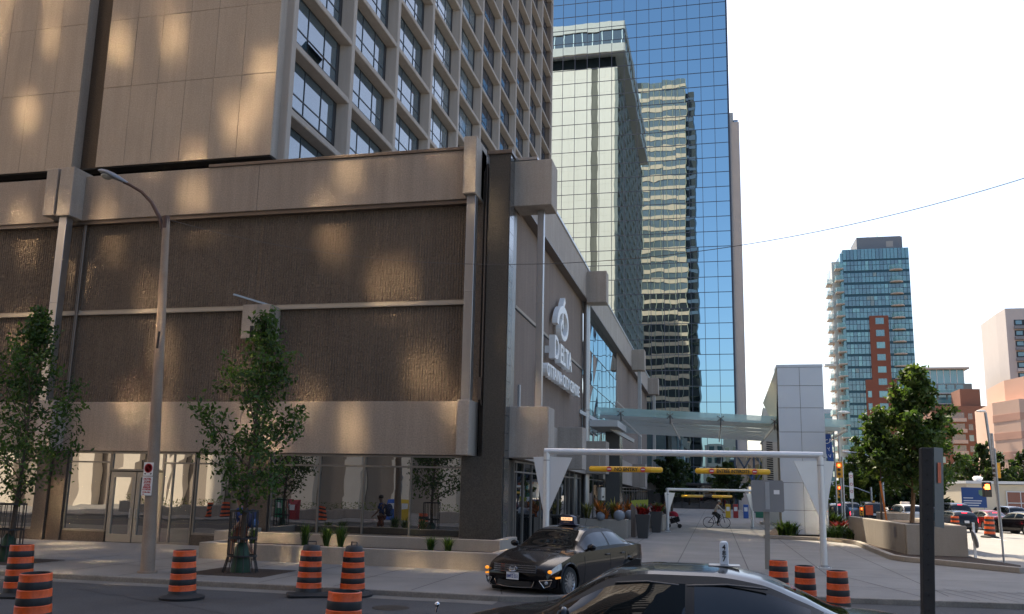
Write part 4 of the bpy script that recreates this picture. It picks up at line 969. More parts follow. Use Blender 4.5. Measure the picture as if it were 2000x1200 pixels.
KEYS = {  # t, belt z, top z, top half width, body half width, low z
 'sedan': [(0,.50,.56,.52,.74,.24),(.012,.60,.66,.62,.80,.22),(.05,.70,.76,.68,.86,.2),(.15,.82,.885,.74,.905,.2),(.265,.93,.985,.73,.915,.2),(.34,.945,1.20,.67,.92,.2),(.42,.95,1.405,.615,.92,.2),(.50,.955,1.455,.60,.92,.2),(.60,.965,1.455,.595,.92,.2),(.69,.975,1.40,.59,.92,.2),(.77,.985,1.25,.60,.915,.2),(.86,1.00,1.07,.66,.905,.2),(.94,.985,1.045,.66,.88,.22),(.985,.94,1.01,.62,.82,.26),(1.0,.80,.92,.58,.76,.3)],
 'suv': [(0,.62,.68,.56,.78,.3),(.015,.78,.84,.66,.84,.28),(.06,.90,.96,.70,.88,.27),(.16,.98,1.04,.76,.93,.27),(.24,1.05,1.10,.76,.935,.27),(.31,1.07,1.36,.72,.94,.27),(.37,1.08,1.60,.68,.94,.27),(.45,1.09,1.70,.665,.94,.27),(.60,1.10,1.72,.66,.94,.27),(.80,1.11,1.70,.66,.94,.27),(.90,1.11,1.64,.66,.935,.27),(.945,1.11,1.52,.67,.93,.28),(.975,1.10,1.22,.70,.90,.3),(1.0,.98,1.04,.70,.86,.34)],
 'hatch': [(0,.58,.64,.50,.70,.24),(.02,.72,.78,.60,.78,.22),(.07,.82,.88,.66,.83,.2),(.18,.90,.96,.70,.85,.2),(.24,.95,1.0,.71,.855,.2),(.31,.97,1.22,.67,.86,.2),(.38,.98,1.39,.63,.86,.2),(.5,.99,1.42,.63,.86,.2),(.75,1.0,1.40,.63,.86,.2),(.88,1.0,1.34,.635,.855,.2),(.94,1.0,1.18,.66,.85,.22),(.975,.98,1.03,.69,.83,.26),(1.0,.82,.88,.66,.78,.3)],
}
DIM = {'sedan': (4.85, .175, .765, .33, (.275,.42,.74,.86), (.352,.555,.572,.745)), 'suv': (4.8, .175, .79, .37, (.245,.37,.90,.975), (.33,.52,.537,.90)), 'hatch': (3.75, .17, .80, .31, (.245,.38,.88,.955), (.33,.58,.597,.88))}
def make_car(kind, label, loc, rz, pnt, cat='car', group=None, nt_=110, scale=1.0, lamps_on=False, brake=False, spokes=10, front=True, Lx=None):
    keys = np.array(KEYS[kind]); L, tw0, tw1, wr, gl, sg_ = DIM[kind]; L = Lx or L
    t = thing('car' if cat == 'car' else 'taxi', label, cat, (0,0,0), group)
    ts = np.unique(np.concatenate([np.linspace(0,1,nt_), keys[:,0], np.array(gl), np.array(sg_)]))
    def ev(c):  # monotone smooth interpolation
        x, y = keys[:,0], keys[:,c]; h = np.diff(x); dl = np.diff(y)/h; mm = np.zeros(len(x))
        for i in range(1,len(x)-1): mm[i] = 0 if dl[i-1]*dl[i] <= 0 else 2*dl[i-1]*dl[i]/(dl[i-1]+dl[i])
        mm[0], mm[-1] = dl[0], dl[-1]
        k = np.clip(np.searchsorted(x, ts, 'right')-1, 0, len(x)-2); u = (ts-x[k])/h[k]
        return (2*u**3-3*u**2+1)*y[k]+(u**3-2*u**2+u)*h[k]*mm[k]+(-2*u**3+3*u**2)*y[k+1]+(u**3-u**2)*h[k]*mm[k+1]
    zb, zt, wt, wb, zl = (ev(c) for c in (1,2,3,4,5))
    seg = [('u',1),('u',2),('s',4),('s',4),('s',3),('g',6),('r',3),('r',5)]
    rings = []; tagsv = []
    for i in range(len(ts)):
        b, tp, w1, w2, lo = zb[i], zt[i], wt[i], wb[i], zl[i]; H = tp-b; cr = .035+.02*min(1,H/.3)
        mid = lo+.55*(b-lo)
        pts = [(0,lo),(w2*.82,lo),(w2*.955,lo+.05),(w2*.99,lo+.22),(w2,mid+.05),(w2*.972,b),(w1,tp-cr*.9),(w1*.80,tp-cr*.28),(0,tp+.012)]
        r = []; tg = []
        for j, (k_, n_) in enumerate(seg):
            for q in range(n_):
                u = q/n_; p, p2 = pts[j], pts[j+1]
                x = p[0]+(p2[0]-p[0])*u; z = p[1]+(p2[1]-p[1])*u
                if k_ == 'g': x += .035*math.sin(PI*u)*min(1,H/.35)
                if k_ == 'r' and j == 7: z = p[1]+(p2[1]-p[1])*(1-(1-u)**2)
                r.append((x,z)); tg.append((j,(q+.5)/n_))
        r.append(pts[-1]); rings.append(r); tagsv = tg
    nr = len(rings[0])
    def xpos(tt, y):
        e = 0.0
        if tt < .2: e = -.26*(abs(y)/.9)**2.4*(1-tt/.2)
        if tt > .86: e = .20*(abs(y)/.9)**2.4*((tt-.86)/.14)
        return L/2 - tt*L + e
    P = lambda i, j, s: Vector((xpos(ts[i], rings[i][j][0]), s*rings[i][j][0], rings[i][j][1]))
    G = {k_: MB() for k_ in ('body','windshield','rear_window','side_window_l','side_window_r','headlight','tail_light','black')}
    xw = [L/2-tw0*L, L/2-tw1*L]
    for s in (1,-1):
        for i in range(len(ts)-1):
            tm = (ts[i]+ts[i+1])/2; Hh = (zt[i]+zt[i+1])/2-(zb[i]+zb[i+1])/2
            for j in range(nr-1):
                q = [P(i,j,s),P(i+1,j,s),P(i+1,j+1,s),P(i,j+1,s)]
                if s < 0: q = q[::-1]
                c = (q[0]+q[1]+q[2]+q[3])/4; sj, u = tagsv[j]
                if sj <= 4 and abs(c.y) > .45 and any((c.x-x)**2+(c.z-wr)**2 < (wr+.075)**2 for x in xw): continue
                key = 'body'
                if sj in (6,7) or (sj == 5 and u > .93):
                    edge = abs(c.y) > rings[i][nr-9][0]*.955
                    if gl[0] < tm < gl[1] and not edge: key = 'windshield'
                    elif gl[2] < tm < gl[3] and not edge: key = 'rear_window'
                elif sj == 5 and .10 < u < .9 and sg_[0]-.03 < tm < sg_[3]+.035 and not (sg_[1] < tm < sg_[2]) and Hh > .17: key = 'side_window_l' if s > 0 else 'side_window_r'
                elif sj in (3,4) and front and .012 < tm < .085 and c.z > .60*(zb[i]/.7)*1.0 and abs(c.y) > .46: key = 'headlight'
                elif sj in (3,4) and tm > .955 and c.z > zb[i]-.30 and abs(c.y) > .5: key = 'tail_light'
                elif sj == 5 and Hh > .17 and u < .93: key = 'black'
                G[key].add(q, [(0,1,2,3)])
    # end caps
    for i, sgn in ((0,1),(len(ts)-1,-1)):
        loop = [P(i,j,1) for j in range(nr)]+[P(i,j,-1) for j in range(nr-2,0,-1)]
        G['body'].add(loop, [tuple(range(len(loop))) if sgn < 0 else tuple(range(len(loop)))[::-1]])
    def weld(mb):
        idx = {}; vs = []; mp = []
        for v in mb.v:
            k_ = (round(v[0],4),round(v[1],4),round(v[2],4))
            if k_ not in idx: idx[k_] = len(vs); vs.append(v)
            mp.append(idx[k_])
        fs = []; ms = []
        for f, m_ in zip(mb.f, mb.m):
            g_ = []
            for a in f:
                if not g_ or mp[a] != g_[-1]: g_.append(mp[a])
            if len(g_) > 1 and g_[0] == g_[-1]: g_.pop()
            if len(set(g_)) >= 3: fs.append(tuple(g_)); ms.append(m_)
        mb.v, mb.f, mb.m = vs, fs, ms
        return mb
    body = weld(G['body']).build('body', pnt, t, smooth=42, fix=True)
    o = weld(G['black']).build('window_trim', BPL, t, smooth=60)
    for k_ in ('windshield','rear_window'): 
        if G[k_].f: weld(G[k_]).build(k_, CGL, t, smooth=60)
    for k_ in ('side_window_l','side_window_r'):
        weld(G[k_]).build('side_window', CGL, t, smooth=60)
    for k_, m_ in (('headlight', HLMP),('tail_light', BRK if brake else TAIL)):
        for s in (1,-1):
            h = MB(); src = G[k_]
            for f in src.f:
                vs = [Vector(src.v[a]) for a in f]
                if vs[0].y*s > 0: h.add([v*1.0+Vector((.004 if k_ == 'headlight' else -.004,0,0)) for v in vs], [tuple(range(len(vs)))])
            if h.f: weld(h).build(k_, m_, t, smooth=60)
    # wheels, arches
    for x in xw:
        for s in (1,-1):
            y = s*.905*(keys[:,4].max()/.92)
            w_ = MB(); M = Matrix.Rotation(-s*PI/2, 4, 'X')
            w_.lathe([(wr*.66,-.20),(wr*.93,-.20),(wr,-.16),(wr,-.05),(wr*.94,-.008),(wr*.70,0),(wr*.68,-.02)], (x,y,wr), 28, 0, M, False); wo = w_.build('wheel', TYRE, t, smooth=40)
            r_ = MB(); r_.lathe([(wr*.70,-.004),(wr*.66,-.012),(wr*.62,-.05),(0,-.075)], (x,y,wr), 28, 0, M, False)
            for k_ in range(spokes):
                a = 2*PI*k_/spokes; ca, sa = math.cos(a), math.sin(a)
                r_.bar((x+ca*.05,y-s*.022,wr+sa*.05),(x+ca*wr*.64,y-s*.018,wr+sa*wr*.64),.022,.03)
            r_.lathe([(.055,-.03),(.05,-.008),(0,-.005)], (x,y,wr), 14, 0, M)
            ro = r_.build('rim', [RIMM], wo, smooth=40)
            a_ = MB(); R_ = wr+.07
            pts = [(x+R_*math.cos(q), y*1.003-s*.01, wr+R_*math.sin(q)) for q in np.linspace(-.35,PI+.35,22)]; a_.tube(pts, .022, 6)
            a_.build('arch_lip', pnt, t, smooth=60)
            d_ = MB(); d_.lathe([(0,-.30),(wr+.08,-.30),(wr+.085,-.03)], (x,y,wr), 26, 0, M, False); d_.build('wheel_well', BPL, t)
    # underside, sills, door seams, handles, mirrors
    u = MB(); u.box(-L/2+.25,L/2-.3,-.72,.72,.2,.35); u.build('underbody', BPL, t)
    zc_ = float(np.interp(.5, ts, zb)); wB = float(np.interp(.5, ts, wb))
    for s in (1,-1):
        for tt in (sg_[0]-.045, (sg_[1]+sg_[2])/2, sg_[3]-.02):
            dm = MB(); i = int(np.argmin(abs(ts-tt)))
            js = [j for j in range(nr-1) if 2 <= tagsv[j][0] <= 4]
            dm.tube([P(i,j,s)*1.0+Vector((0,s*.0015,0)) for j in js], .004, 4); dm.build('door_seam', BPL, t)
    for s in (1,-1):
        for tt in (sg_[1]-.02, sg_[3]-.05):
            x = L/2-tt*L; h = MB(); h.obox((x,s*(wB*.985+.012),zc_-.12),(.19,.03,.035)); h.build('door_handle', pnt, t, bevel=.008)
        x = L/2-(gl[0]+.055)*L; mr = MB(); mr.ball((x,s*(wB+.10),zc_+.08),.12,8,(.55,.9,.62)); mr.bar((x,s*wB*.95,zc_+.0),(x,s*(wB+.06),zc_+.05),.05); mr.build('side_mirror', pnt, t, smooth=60)
    # bumper plate, lights
    rx = -L/2+.0
    pl_ = MB(); pl_.box(rx-.016,rx+.02,-.15,.15,.62 if kind != 'sedan' else .70,.78 if kind != 'sedan' else .85); pl_.build('rear_plate', PLATE, t)
    bb = MB(); i = int(np.argmin(abs(ts-(gl[2]+.01)))); z_ = zt[i]
    bb.obox((L/2-ts[i]*L-.05,0,z_-.02),(.04,.34,.03)); bb.build('high_brake_light', BRK if brake else TAIL, t)
    bp_ = MB(); bp_.box(rx-.03,rx+.2,-.70,.70,.30,.46); bp_.build('rear_bumper', BPL if kind != 'sedan' else pnt, t, bevel=.03)
    t.location = loc; t.rotation_euler = (0,0,rz); t.scale = (scale,)*3
    t['L'] = L
    return t
def fx(y, L): return L/2-.26*(abs(y)/.9)**2.4
def front_panel(t, name, L, y0, y1, z0, z1, mt, proud=.012, n=10, slope=0.0, parent=None):
    m = MB(); vs = []; fs = []
    for i in range(n+1):
        y = y0+(y1-y0)*i/n
        for z in (z0, z1): vs += [(fx(y,L)+proud-slope*(z-z0), y, z)]
    for i in range(n): fs.append((2*i,2*i+2,2*i+3,2*i+1))
    vs2 = [(v[0]-.05,v[1],v[2]) for v in vs]; k_ = len(vs)
    fs += [(k_+f[3],k_+f[2],k_+f[1],k_+f[0]) for f in fs]
    for i in range(n): fs += [(2*i,2*i+k_,2*i+2+k_,2*i+2),(2*i+1,2*i+3,2*i+3+k_,2*i+1+k_)]
    fs += [(0,1,1+k_,k_),(2*n,2*n+k_,2*n+1+k_,2*n+1)]
    return m.add(vs+vs2, fs).build(name, mt, t, bevel=0)
# taxi turning out of the driveway: front three quarter view
HD = R(-110.5)   # heading of +X
tx = make_car('sedan', 'black taxi sedan with lit roof sign turning out of the driveway, seen from the front', (0,0,0), 0, PBLK, 'taxi', None, 150, 1.0, spokes=14)
Lc = tx['L']
g = front_panel(tx, 'grille', Lc, -.52,.52,.545,.70,BPL,.014)
for z in (.555,.60,.645,.69): front_panel(tx, 'bar', Lc, -.53,.53,z,z+.014,CHRM,.022,parent=None).parent = g
front_panel(tx, 'lower_intake', Lc, -.42,.42,.27,.37,BPL,.012)
m = MB(); m.tube([(fx(y,Lc)+.02,y,z) for y,z in [(-.5,.38),(-.45,.265),(-.2,.25),(0,.248),(.2,.25),(.45,.265),(.5,.38)]], .009, 6); m.build('intake_trim', CHRM, tx, smooth=60)
for s in (1,-1):
    a = [(.60,.40),(.84,.42),(.80,.30),(.70,.26)]
    m = MB(); m.add([(fx(y,Lc)+.02,s*y,z) for y,z in a], [(0,1,2,3) if s < 0 else (3,2,1,0)]); o = m.build('fog_light_surround', BPL, tx)
    m = MB(); m.tube([(fx(y,Lc)+.023,s*y,z) for y,z in a+a[:1]], .010, 6); m.build('trim', CHRM, o)
    m = MB(); m.ball((fx(.72,Lc)-.02,s*.72,.36),.05,6); m.build('lens', HLMP, o)
    m = MB(); m.ball((fx(.80,Lc)+.02,s*.80,.585),.05,8,(.8,1,.75)); m.build('turn_signal', AMB, tx, smooth=60)
    m = MB(); m.obox((Lc/2-.36,s*.895,.46),(.18,.03,.035)); m.build('side_marker', AMB, tx)
m = MB(); m.ball((fx(0,Lc)+.02,0,.625),.10,10,(.15,1.15,.50)); em = m.build('emblem', mat('emblem_blue', (.05,.07,.14), .25, metal=.4), tx, smooth=60)
m = MB(); m.lathe([(.108,0),(.118,.004),(.122,0)], (0,0,0), 28, 0, Matrix.Rotation(PI/2,4,'Y') @ Matrix.Diagonal((.48,1.0,1,1))); m.v = [(v[0]+fx(0,Lc)+.034,v[1],v[2]+.625) for v in m.v]; m.build('emblem_ring', CHRM, em)
m = MB(); m.text('Ford', .075, .001, (fx(0,Lc)+.038,0,.60), (0,1,0), (0,0,1), align='CENTER', bold=.001); m.build('script', SIGNW, em)
m = MB(); m.box(fx(0,Lc)+.02,fx(0,Lc)+.032,-.155,.155,.395,.545); p_ = m.build('front_plate', PLATE, tx, bevel=.006)
m = MB(); m.text('BMPZ·551', .098, .001, (fx(0,Lc)+.0335,0,.435), (0,1,0), (0,0,1), align='CENTER', bold=.002, sx=.70); m.build('lettering', PLINK, p_)
m = MB(); m.text('ONTARIO', .025, .001, (fx(0,Lc)+.0335,0,.518), (0,1,0), (0,0,1), align='CENTER', sx=1.1); m.build('small_lettering', PLINK, p_)
m = MB(); m.tube([(Lc/2-.235*Lc,s_,1.0) for s_ in np.linspace(-.66,.66,8)], .012, 5); m.bar((Lc/2-.245*Lc,-.45,.985),(Lc/2-.30*Lc,.1,1.08),.02); m.bar((Lc/2-.245*Lc,.2,.985),(Lc/2-.30*Lc,.62,1.05),.02); m.build('wiper', BPL, tx)
m = MB(); m.box(-.02,.20,-.25,.25,1.47,1.49); m.prism([(-.20,1.49),(.20,1.49),(.18,1.66),(.08,1.70),(-.08,1.70),(-.18,1.66)], lambda u,v,w_: (w_,u,v), .0, .17); rs = m.build('roof_sign', mat('sign_blue_black', (.012,.016,.05), .35), tx, bevel=.015)
m = MB(); m.box(.171,.175,-.15,.15,1.575,1.645); m.build('lit_panel', mat('amber_lit_panel', (.5,.3,.15), .4, emit=(1,.55,.28), es=.75), rs)
m = MB(); m.text('BLUE LINE', .055, .001, (.1765,0,1.59), (0,1,0), (0,0,1), align='CENTER', sx=.9, bold=.001); m.text('238-1111', .04, .001, (.1725,0,1.52), (0,1,0), (0,0,1), align='CENTER', bold=.001, sx=1.1); m.build('lettering', mat('sign_text_pale', (.30,.22,.18), .6), rs)
m = MB(); m.tube([(-.35,-.1,1.46),(-.36,-.1,1.50),(-.9,-.45,1.42)], .008, 5); m.tube([(-.75,.0,1.455),(-.95,0,1.9)], .006, 5); m.build('roof_cable', BPL, tx)
tx.location = (-3.52,21.9,.006); tx.rotation_euler = (0,0,HD); tx.scale = (1.06,)*3
# nearest taxi, heading left, cut by the bottom edge
t2 = make_car('sedan', 'nearest black taxi with numbered white roof light, cut off by the bottom edge', (0,0,0), 0, PBLK, 'taxi', None, 170, 1.0, spokes=12, Lx=5.1)
m = MB(); m.box(-.82,-.50,-.11,.11,1.462,1.478); pl2 = m.build('magnet_plate', ALU, t2, bevel=.01)
m = MB(); m.prism([(-.045,1.49),(.045,1.49),(.045,1.70),(.03,1.725),(-.03,1.725),(-.045,1.70)], lambda u,v,w_: (u-.66,w_,v-.012), -.08, .08); rl = m.build('roof_light', mat('white_roof_light', (.62,.66,.72), .25), t2, bevel=.012)
m = MB()
for i_, ch in enumerate('487'): m.text(ch, .07, .001, (-.66,.0825,1.633-.058*i_), (-1,0,0), (0,0,1), align='CENTER', bold=.002)
m.build('lettering', INK, rl)
m = MB(); m.prism([(.46,1.40),(.20,1.435),(.20,1.50),(.25,1.505)], lambda u,v,w_: (u,w_,v), -.02, .02); m.build('fin_antenna', BPL, t2)
m = MB(); m.tube([(2.46,0,.84),(2.45,0,.90)], .012, 6); m.ball((2.45,0,.925),.03,6); m.build('hood_ornament', CHRM, t2, smooth=60)
for s in (1,-1):
    for a, b in ((.40,-.22),(-.30,-1.05)):
        m = MB(); m.tube([(a,s*.672,1.315),(a*.5+b*.5,s*.668,1.338),(b,s*.668,1.315)], .012, 6); m.build('rain_visor', mat('smoked_visor', (.02,.022,.025), .2), t2, smooth=60)
t2.location = (-.62,10.45,.01); t2.rotation_euler = (0,0,R(180)); t2.scale = (1.10,)*3
# traffic on the side street, seen from behind
NS = R(90)
TG = 'traffic on the side street'
wv = make_car('suv', 'white taxi van with roof sign waiting behind the planter', (14.6,74,.01), NS+.08, PWHT, 'car', TG, 60, 1.05, front=False)
m = MB(); m.box(-.3,.05,-.30,.30,1.73,1.90); m.build('roof_sign', mat('cream_sign', (.65,.55,.48), .5), wv, bevel=.03)
make_car('hatch', 'black hatchback with lit brake lights stopped beyond the planter', (17.15,69.6,.01), NS+.12, PBLK, 'car', TG, 60, 1.05, brake=True, front=False)
make_car('sedan', 'dark red sedan with lit brake light beside the black hatchback', (20.6,74.6,.01), NS+.18, PRED, 'car', TG, 60, 1.03, brake=True, front=False)
make_car('sedan', 'black sedan at the far right edge beside the red sedan', (21.1,68.2,.01), NS+.42, PBLK, 'car', TG, 60, 1.05, front=False)
make_car('suv', 'dark grey sport utility vehicle ahead of the black hatchback', (21.3,88,.01), NS+.1, PDGR, 'car', TG, 50, 1.12, brake=True, front=False)
make_car('suv', 'white sport utility vehicle driving away between the white pylon and the planter', (12.3,88,.01), NS+.02, PSIL, 'car', TG, 50, 1.05, front=False)
make_car('suv', 'black sport utility vehicle with brake light half hidden by the gantry post', (10.2,80,.01), NS+.02, PBLK, 'car', TG, 50, 1.0, brake=True, front=False)
make_car('sedan', 'silver sedan behind the white sport utility vehicle far up the street', (15.2,98,.01), NS, PSIL, 'car', TG, 40, 1.0, front=False)
make_car('sedan', 'teal sedan between the sign post and the black hatchback', (19.0,86,.01), NS+.1, PTEA, 'car', TG, 40, 1.05, front=False)
make_car('suv', 'silver wagon beyond the red and black sedans', (26.5,90,.01), NS+.15, PSIL, 'car', TG, 40, 1.0, front=False)
make_car('suv', 'dark van behind the roof sign of the white taxi van', (14.0,86,.01), NS, PDGR, 'car', TG, 40, 1.1, front=False)
# ------------------------------------------------------------------ trees
def tree(name, label, x, y, z0, h, prof, n_leaf, ls, mats, seed, tr=.06, bark=BARK, group=None, clear=.3, limbs=26, lean=(0,0), flat=1.0):
    """prof: [(height fraction, crown radius)]; leaves gather along real limbs"""
    rg = np.random.default_rng(seed)
    t = thing(name, label, 'tree', (x,y,z0), group)
    pz = [p[0] for p in prof]; pr = [p[1] for p in prof]
    tp = [Vector((x+lean[0]*f+math.sin(f*5+seed)*.04*h*.2, y+lean[1]*f, z0+h*.93*f)) for f in np.linspace(0,1,10)]
    m = MB(); m.tube(tp, [tr*(1-.82*f) for f in np.linspace(0,1,10)], 9)
    cl = []
    for i in range(limbs):
        f = clear+(0.95-clear)*((i+.5)/limbs)**.9; a = i*2.399+rg.uniform(-.5,.5)
        k = f*9/.93*.93; k0 = min(int(f*9), 8); base = tp[k0].lerp(tp[k0+1], f*9-k0)
        ft = min(.99, f+rg.uniform(.06,.20)); rr = float(np.interp(ft, pz, pr))*rg.uniform(.62,1.12)
        tip = Vector((x+lean[0]*f+math.cos(a)*rr, y+lean[1]*f+math.sin(a)*rr*flat, z0+h*ft))
        mid = base.lerp(tip,.5)+Vector((0,0,-.05*rr+rg.uniform(-.05,.1)*rr))
        m.tube([base,mid,tip], [tr*.38*(1-f*.6), tr*.24*(1-f*.5), tr*.06], 5)
        L = (tip-base).length; nb = max(3, int(L*3.0/max(ls*6,.3)))
        for q in range(nb):
            u = .25+.78*(q+rg.uniform(0,1))/nb
            c = base.lerp(mid,2*u) if u < .5 else mid.lerp(tip,2*u-1)
            sp = .10*h/6*(1.25-.5*u)*(1+rr*.35)
            c2 = c+Vector(rg.normal(0,sp*.9,3).tolist()); cl.append((c2, sp, int(rg.choice(3,p=[.5,.3,.2]))))
            if rg.random() < .35: m.tube([c, c2], [tr*.05,tr*.02], 4)
    part(m, 'trunk', bark, t, smooth=60)
    per = max(1, n_leaf//len(cl)); N = per*len(cl)
    C = np.array([c[0][:] for c in cl]).repeat(per,0); Sg = np.array([c[1] for c in cl]).repeat(per)[:,None]; MI = np.array([c[2] for c in cl]).repeat(per)
    pos = C+rg.normal(0,1,(N,3))*Sg*np.array([1,1,.8])
    d1 = rg.normal(0,1,(N,3)); d1[:,2] -= .35; d1 /= np.linalg.norm(d1,axis=1)[:,None]
    nn = rg.normal(0,1,(N,3))+np.array([0,0,.8]); d2 = np.cross(d1,nn); d2 /= np.linalg.norm(d2,axis=1)[:,None]+1e-9
    up = np.cross(d2,d1); s = ls*rg.uniform(.6,1.3,(N,1))
    V = np.stack([pos-d1*s, pos-d2*s*.52+up*s*.12, pos+d1*s, pos+d2*s*.52+up*s*.12],1).reshape(-1,3)-np.array([x,y,z0])
    me = bpy.data.meshes.new('crown'); me.from_pydata(V.tolist(), [], np.arange(4*N).reshape(N,4).tolist())
    for k in mats: me.materials.append(k)
    flip = rg.random(N) < .15; MI = np.where(flip, rg.integers(0,3,N), MI)
    me.polygons.foreach_set('material_index', MI.astype(np.int32)); me.update()
    o = bpy.data.objects.new('crown', me); COL.objects.link(o); o.parent = t
    return t
PEAR = [(0,.3),(.2,.55),(.34,1.0),(.5,1.45),(.64,1.3),(.8,.85),(.92,.45),(1,.1)]
tree('street_tree', 'young street tree with upright crown in front of the ribbed wall and shop window', -12.12,21.1,.12,6.9,[(0,.2),(.22,.45),(.36,1.1),(.46,1.6),(.6,1.5),(.76,1.15),(.9,.55),(1,.12)],5200,.075,LEAFA,3,tr=.075,clear=.24,limbs=34,lean=(.25,0))
tree('street_tree', 'young street tree cut off by the left edge of the photo', -19.35,21.1,.12,7.2,[(0,.2),(.2,.5),(.36,1.3),(.5,1.75),(.66,1.5),(.8,1.05),(.92,.5),(1,.1)],5400,.075,LEAFA,12,tr=.075,clear=.22,limbs=36,lean=(.15,0))
tree('planter_tree', 'dense green tree growing from the long concrete planter', 9.05,44.6,1.2,7.4,[(0,.4),(.15,1.2),(.28,2.2),(.45,2.5),(.62,2.1),(.78,1.4),(.9,.8),(1,.2)],12000,.145,LEAFB,7,tr=.11,bark=BARKL,clear=.2,limbs=48,lean=(.55,0))
tree('planter_tree', 'slender trunked tree beside an orange stake, left of the denser planter tree', 7.75,44.3,1.2,5.2,[(0,.2),(.35,1.1),(.55,1.6),(.75,1.2),(1,.2)],3200,.13,LEAFB,17,tr=.05,clear=.42,limbs=22)
st = thing('tree_stake', 'orange painted tree stake leaning in the planter', 'stake', (7.55,42.5,1.2)); m = MB(); m.bar((7.62,42.5,1.2),(7.42,42.6,3.1),.07); part(m, 'stake', mat('orange_wood', (.45,.13,.02), .7, var=.2), st)
BG = 'trees along the side street'
tree('roadside_tree', 'round yellow green tree behind the long planter and traffic lights', 14.8,97,0,7.4,[(0,.6),(.1,1.6),(.35,2.9),(.6,2.8),(.8,1.9),(1,.4)],5000,.24,LEAFC,21,tr=.15,group=BG,clear=.1,limbs=36)
tree('roadside_tree', 'small bright green bush like tree low behind the white pylon', 11.6,92,0,3.2,[(0,.8),(.3,1.5),(.7,1.2),(1,.3)],2200,.2,LEAFC,22,tr=.1,group=BG,clear=.08,limbs=20)
tree('roadside_tree', 'dark tree directly behind the planter tree trunks', 17.9,97,0,7.6,[(0,1.5),(.2,3.0),(.5,3.6),(.8,2.4),(1,.5)],5200,.28,LEAFD,23,tr=.18,group=BG,clear=.06,limbs=38)
tree('roadside_tree', 'dark tree behind the white van and planter', 21.0,100,0,6.6,[(0,1.5),(.2,2.6),(.5,3.2),(.8,2.2),(1,.5)],4200,.28,LEAFD,24,tr=.18,group=BG,clear=.06,limbs=34)
tree('roadside_tree', 'dark tree hanging beside the white pylon under the blue banner', 10.6,96,0,6.8,[(0,.8),(.3,1.3),(.6,1.6),(.8,1.1),(1,.2)],2200,.24,LEAFD,25,tr=.12,group=BG,clear=.1,limbs=24)
tree('roadside_tree', 'broad dark tree over the left half of the low beige clinic', 36.5,132,0,9.6,[(0,1.5),(.3,3.6),(.6,4.2),(.85,2.6),(1,.5)],4000,.36,LEAFD,26,tr=.22,group=BG,clear=.1,limbs=36)
tree('roadside_tree', 'broad dark tree before the pink building, behind the signal pole', 43.5,136,0,9.2,[(0,1.5),(.3,3.2),(.6,3.8),(.85,2.6),(1,.5)],4000,.36,LEAFD,27,tr=.22,group=BG,clear=.1,limbs=36)
tree('roadside_tree', 'dark tree at the right edge before the pink building', 50.0,134,0,9.4,[(0,1.5),(.3,3.2),(.6,3.6),(.85,2.4),(1,.5)],3500,.36,LEAFD,28,tr=.22,group=BG,clear=.1,limbs=34)
tree('plaza_tree', 'dark tree standing on the plaza before the glass tower lobby, nearest the hotel', -4.2,92,.12,6.4,[(0,1.0),(.3,2.2),(.6,2.6),(.85,1.7),(1,.4)],3600,.22,LEAFD,31,tr=.14,group='plaza trees',clear=.28,limbs=34)
tree('plaza_tree', 'dark tree standing on the plaza before the glass tower lobby, nearest the pylon', 1.6,101,.12,5.6,[(0,1.0),(.3,2.1),(.6,2.4),(.85,1.5),(1,.4)],3200,.22,LEAFD,32,tr=.14,group='plaza trees',clear=.26,limbs=32)
tree('plaza_tree', 'green tree by the lamp pillar behind the cyclist', 5.2,88,.12,3.6,[(0,.6),(.3,1.3),(.6,1.5),(.85,1.0),(1,.3)],2000,.16,LEAFB,34,tr=.1,group='plaza trees',clear=.1,limbs=22)
# low plants in the bed beside the pylon
for i, (x, y, h, mt, lab) in enumerate(((3.9,49.7,.9,GRASSM,'spiky grass clump at the foot of the white pylon'),(6.6,50.5,.75,LEAFB,'low green shrub right of the white pylon'),(5.9,48.5,.55,LEAFB,'low green shrub by the bed kerb'),(7.0,48.2,.6,LEAFD,'dark low shrub against the planter corner'),(7.0,52.5,.95,REDL,'dark red leaved shrub behind the low green shrubs'),(6.75,54.5,1.5,LEAFD,'taller dark shrub behind the red leaved one'))):
    tuft('shrub', mt, lab, 'shrub', x, y, .18, 170, h, h*.95, 200+i, wd=.045, group='low shrubs in the flower bed', base=.5)

# ------------------------------------------------------------------ people
def skin_mesh(name, edges_pts, radii, mt, parent, root=0, sub=1):
    """connected joint chain -> one continuous skinned surface"""
    pts, edges = edges_pts
    me = bpy.data.meshes.new(name); me.from_pydata([tuple(p) for p in pts], edges, [])
    o = bpy.data.objects.new(name, me); COL.objects.link(o)
    sk_ = o.modifiers.new('skin', 'SKIN'); sk_.use_smooth_shade = True
    for i, v in enumerate(me.skin_vertices[0].data if me.skin_vertices else []): v.radius = radii[i] if hasattr(radii[i],'__len__') else (radii[i],)*2
    if not me.skin_vertices: pass
    me.materials.append(mt)
    s_ = o.modifiers.new('sub', 'SUBSURF'); s_.levels = sub; s_.render_levels = sub
    return o
def add_skin(name, pts, edges, radii, mt, parent, root=0):
    bm = bmesh.new(); ly = bm.verts.layers.skin.verify(); vs = [bm.verts.new(p) for p in pts]
    for i, v in enumerate(vs):
        r_ = radii[i]; v[ly].radius = r_ if hasattr(r_,'__len__') else (r_,r_); v[ly].use_root = (i == root)
    for a, b in edges: bm.edges.new((vs[a],vs[b]))
    me = bpy.data.meshes.new(name); bm.to_mesh(me); bm.free(); me.materials.append(mt)
    o = bpy.data.objects.new(name, me); COL.objects.link(o); o.parent = parent
    k = o.modifiers.new('skin', 'SKIN'); k.use_smooth_shade = True
    k = o.modifiers.new('smooth', 'SUBSURF'); k.levels = 1; k.render_levels = 2
    return o
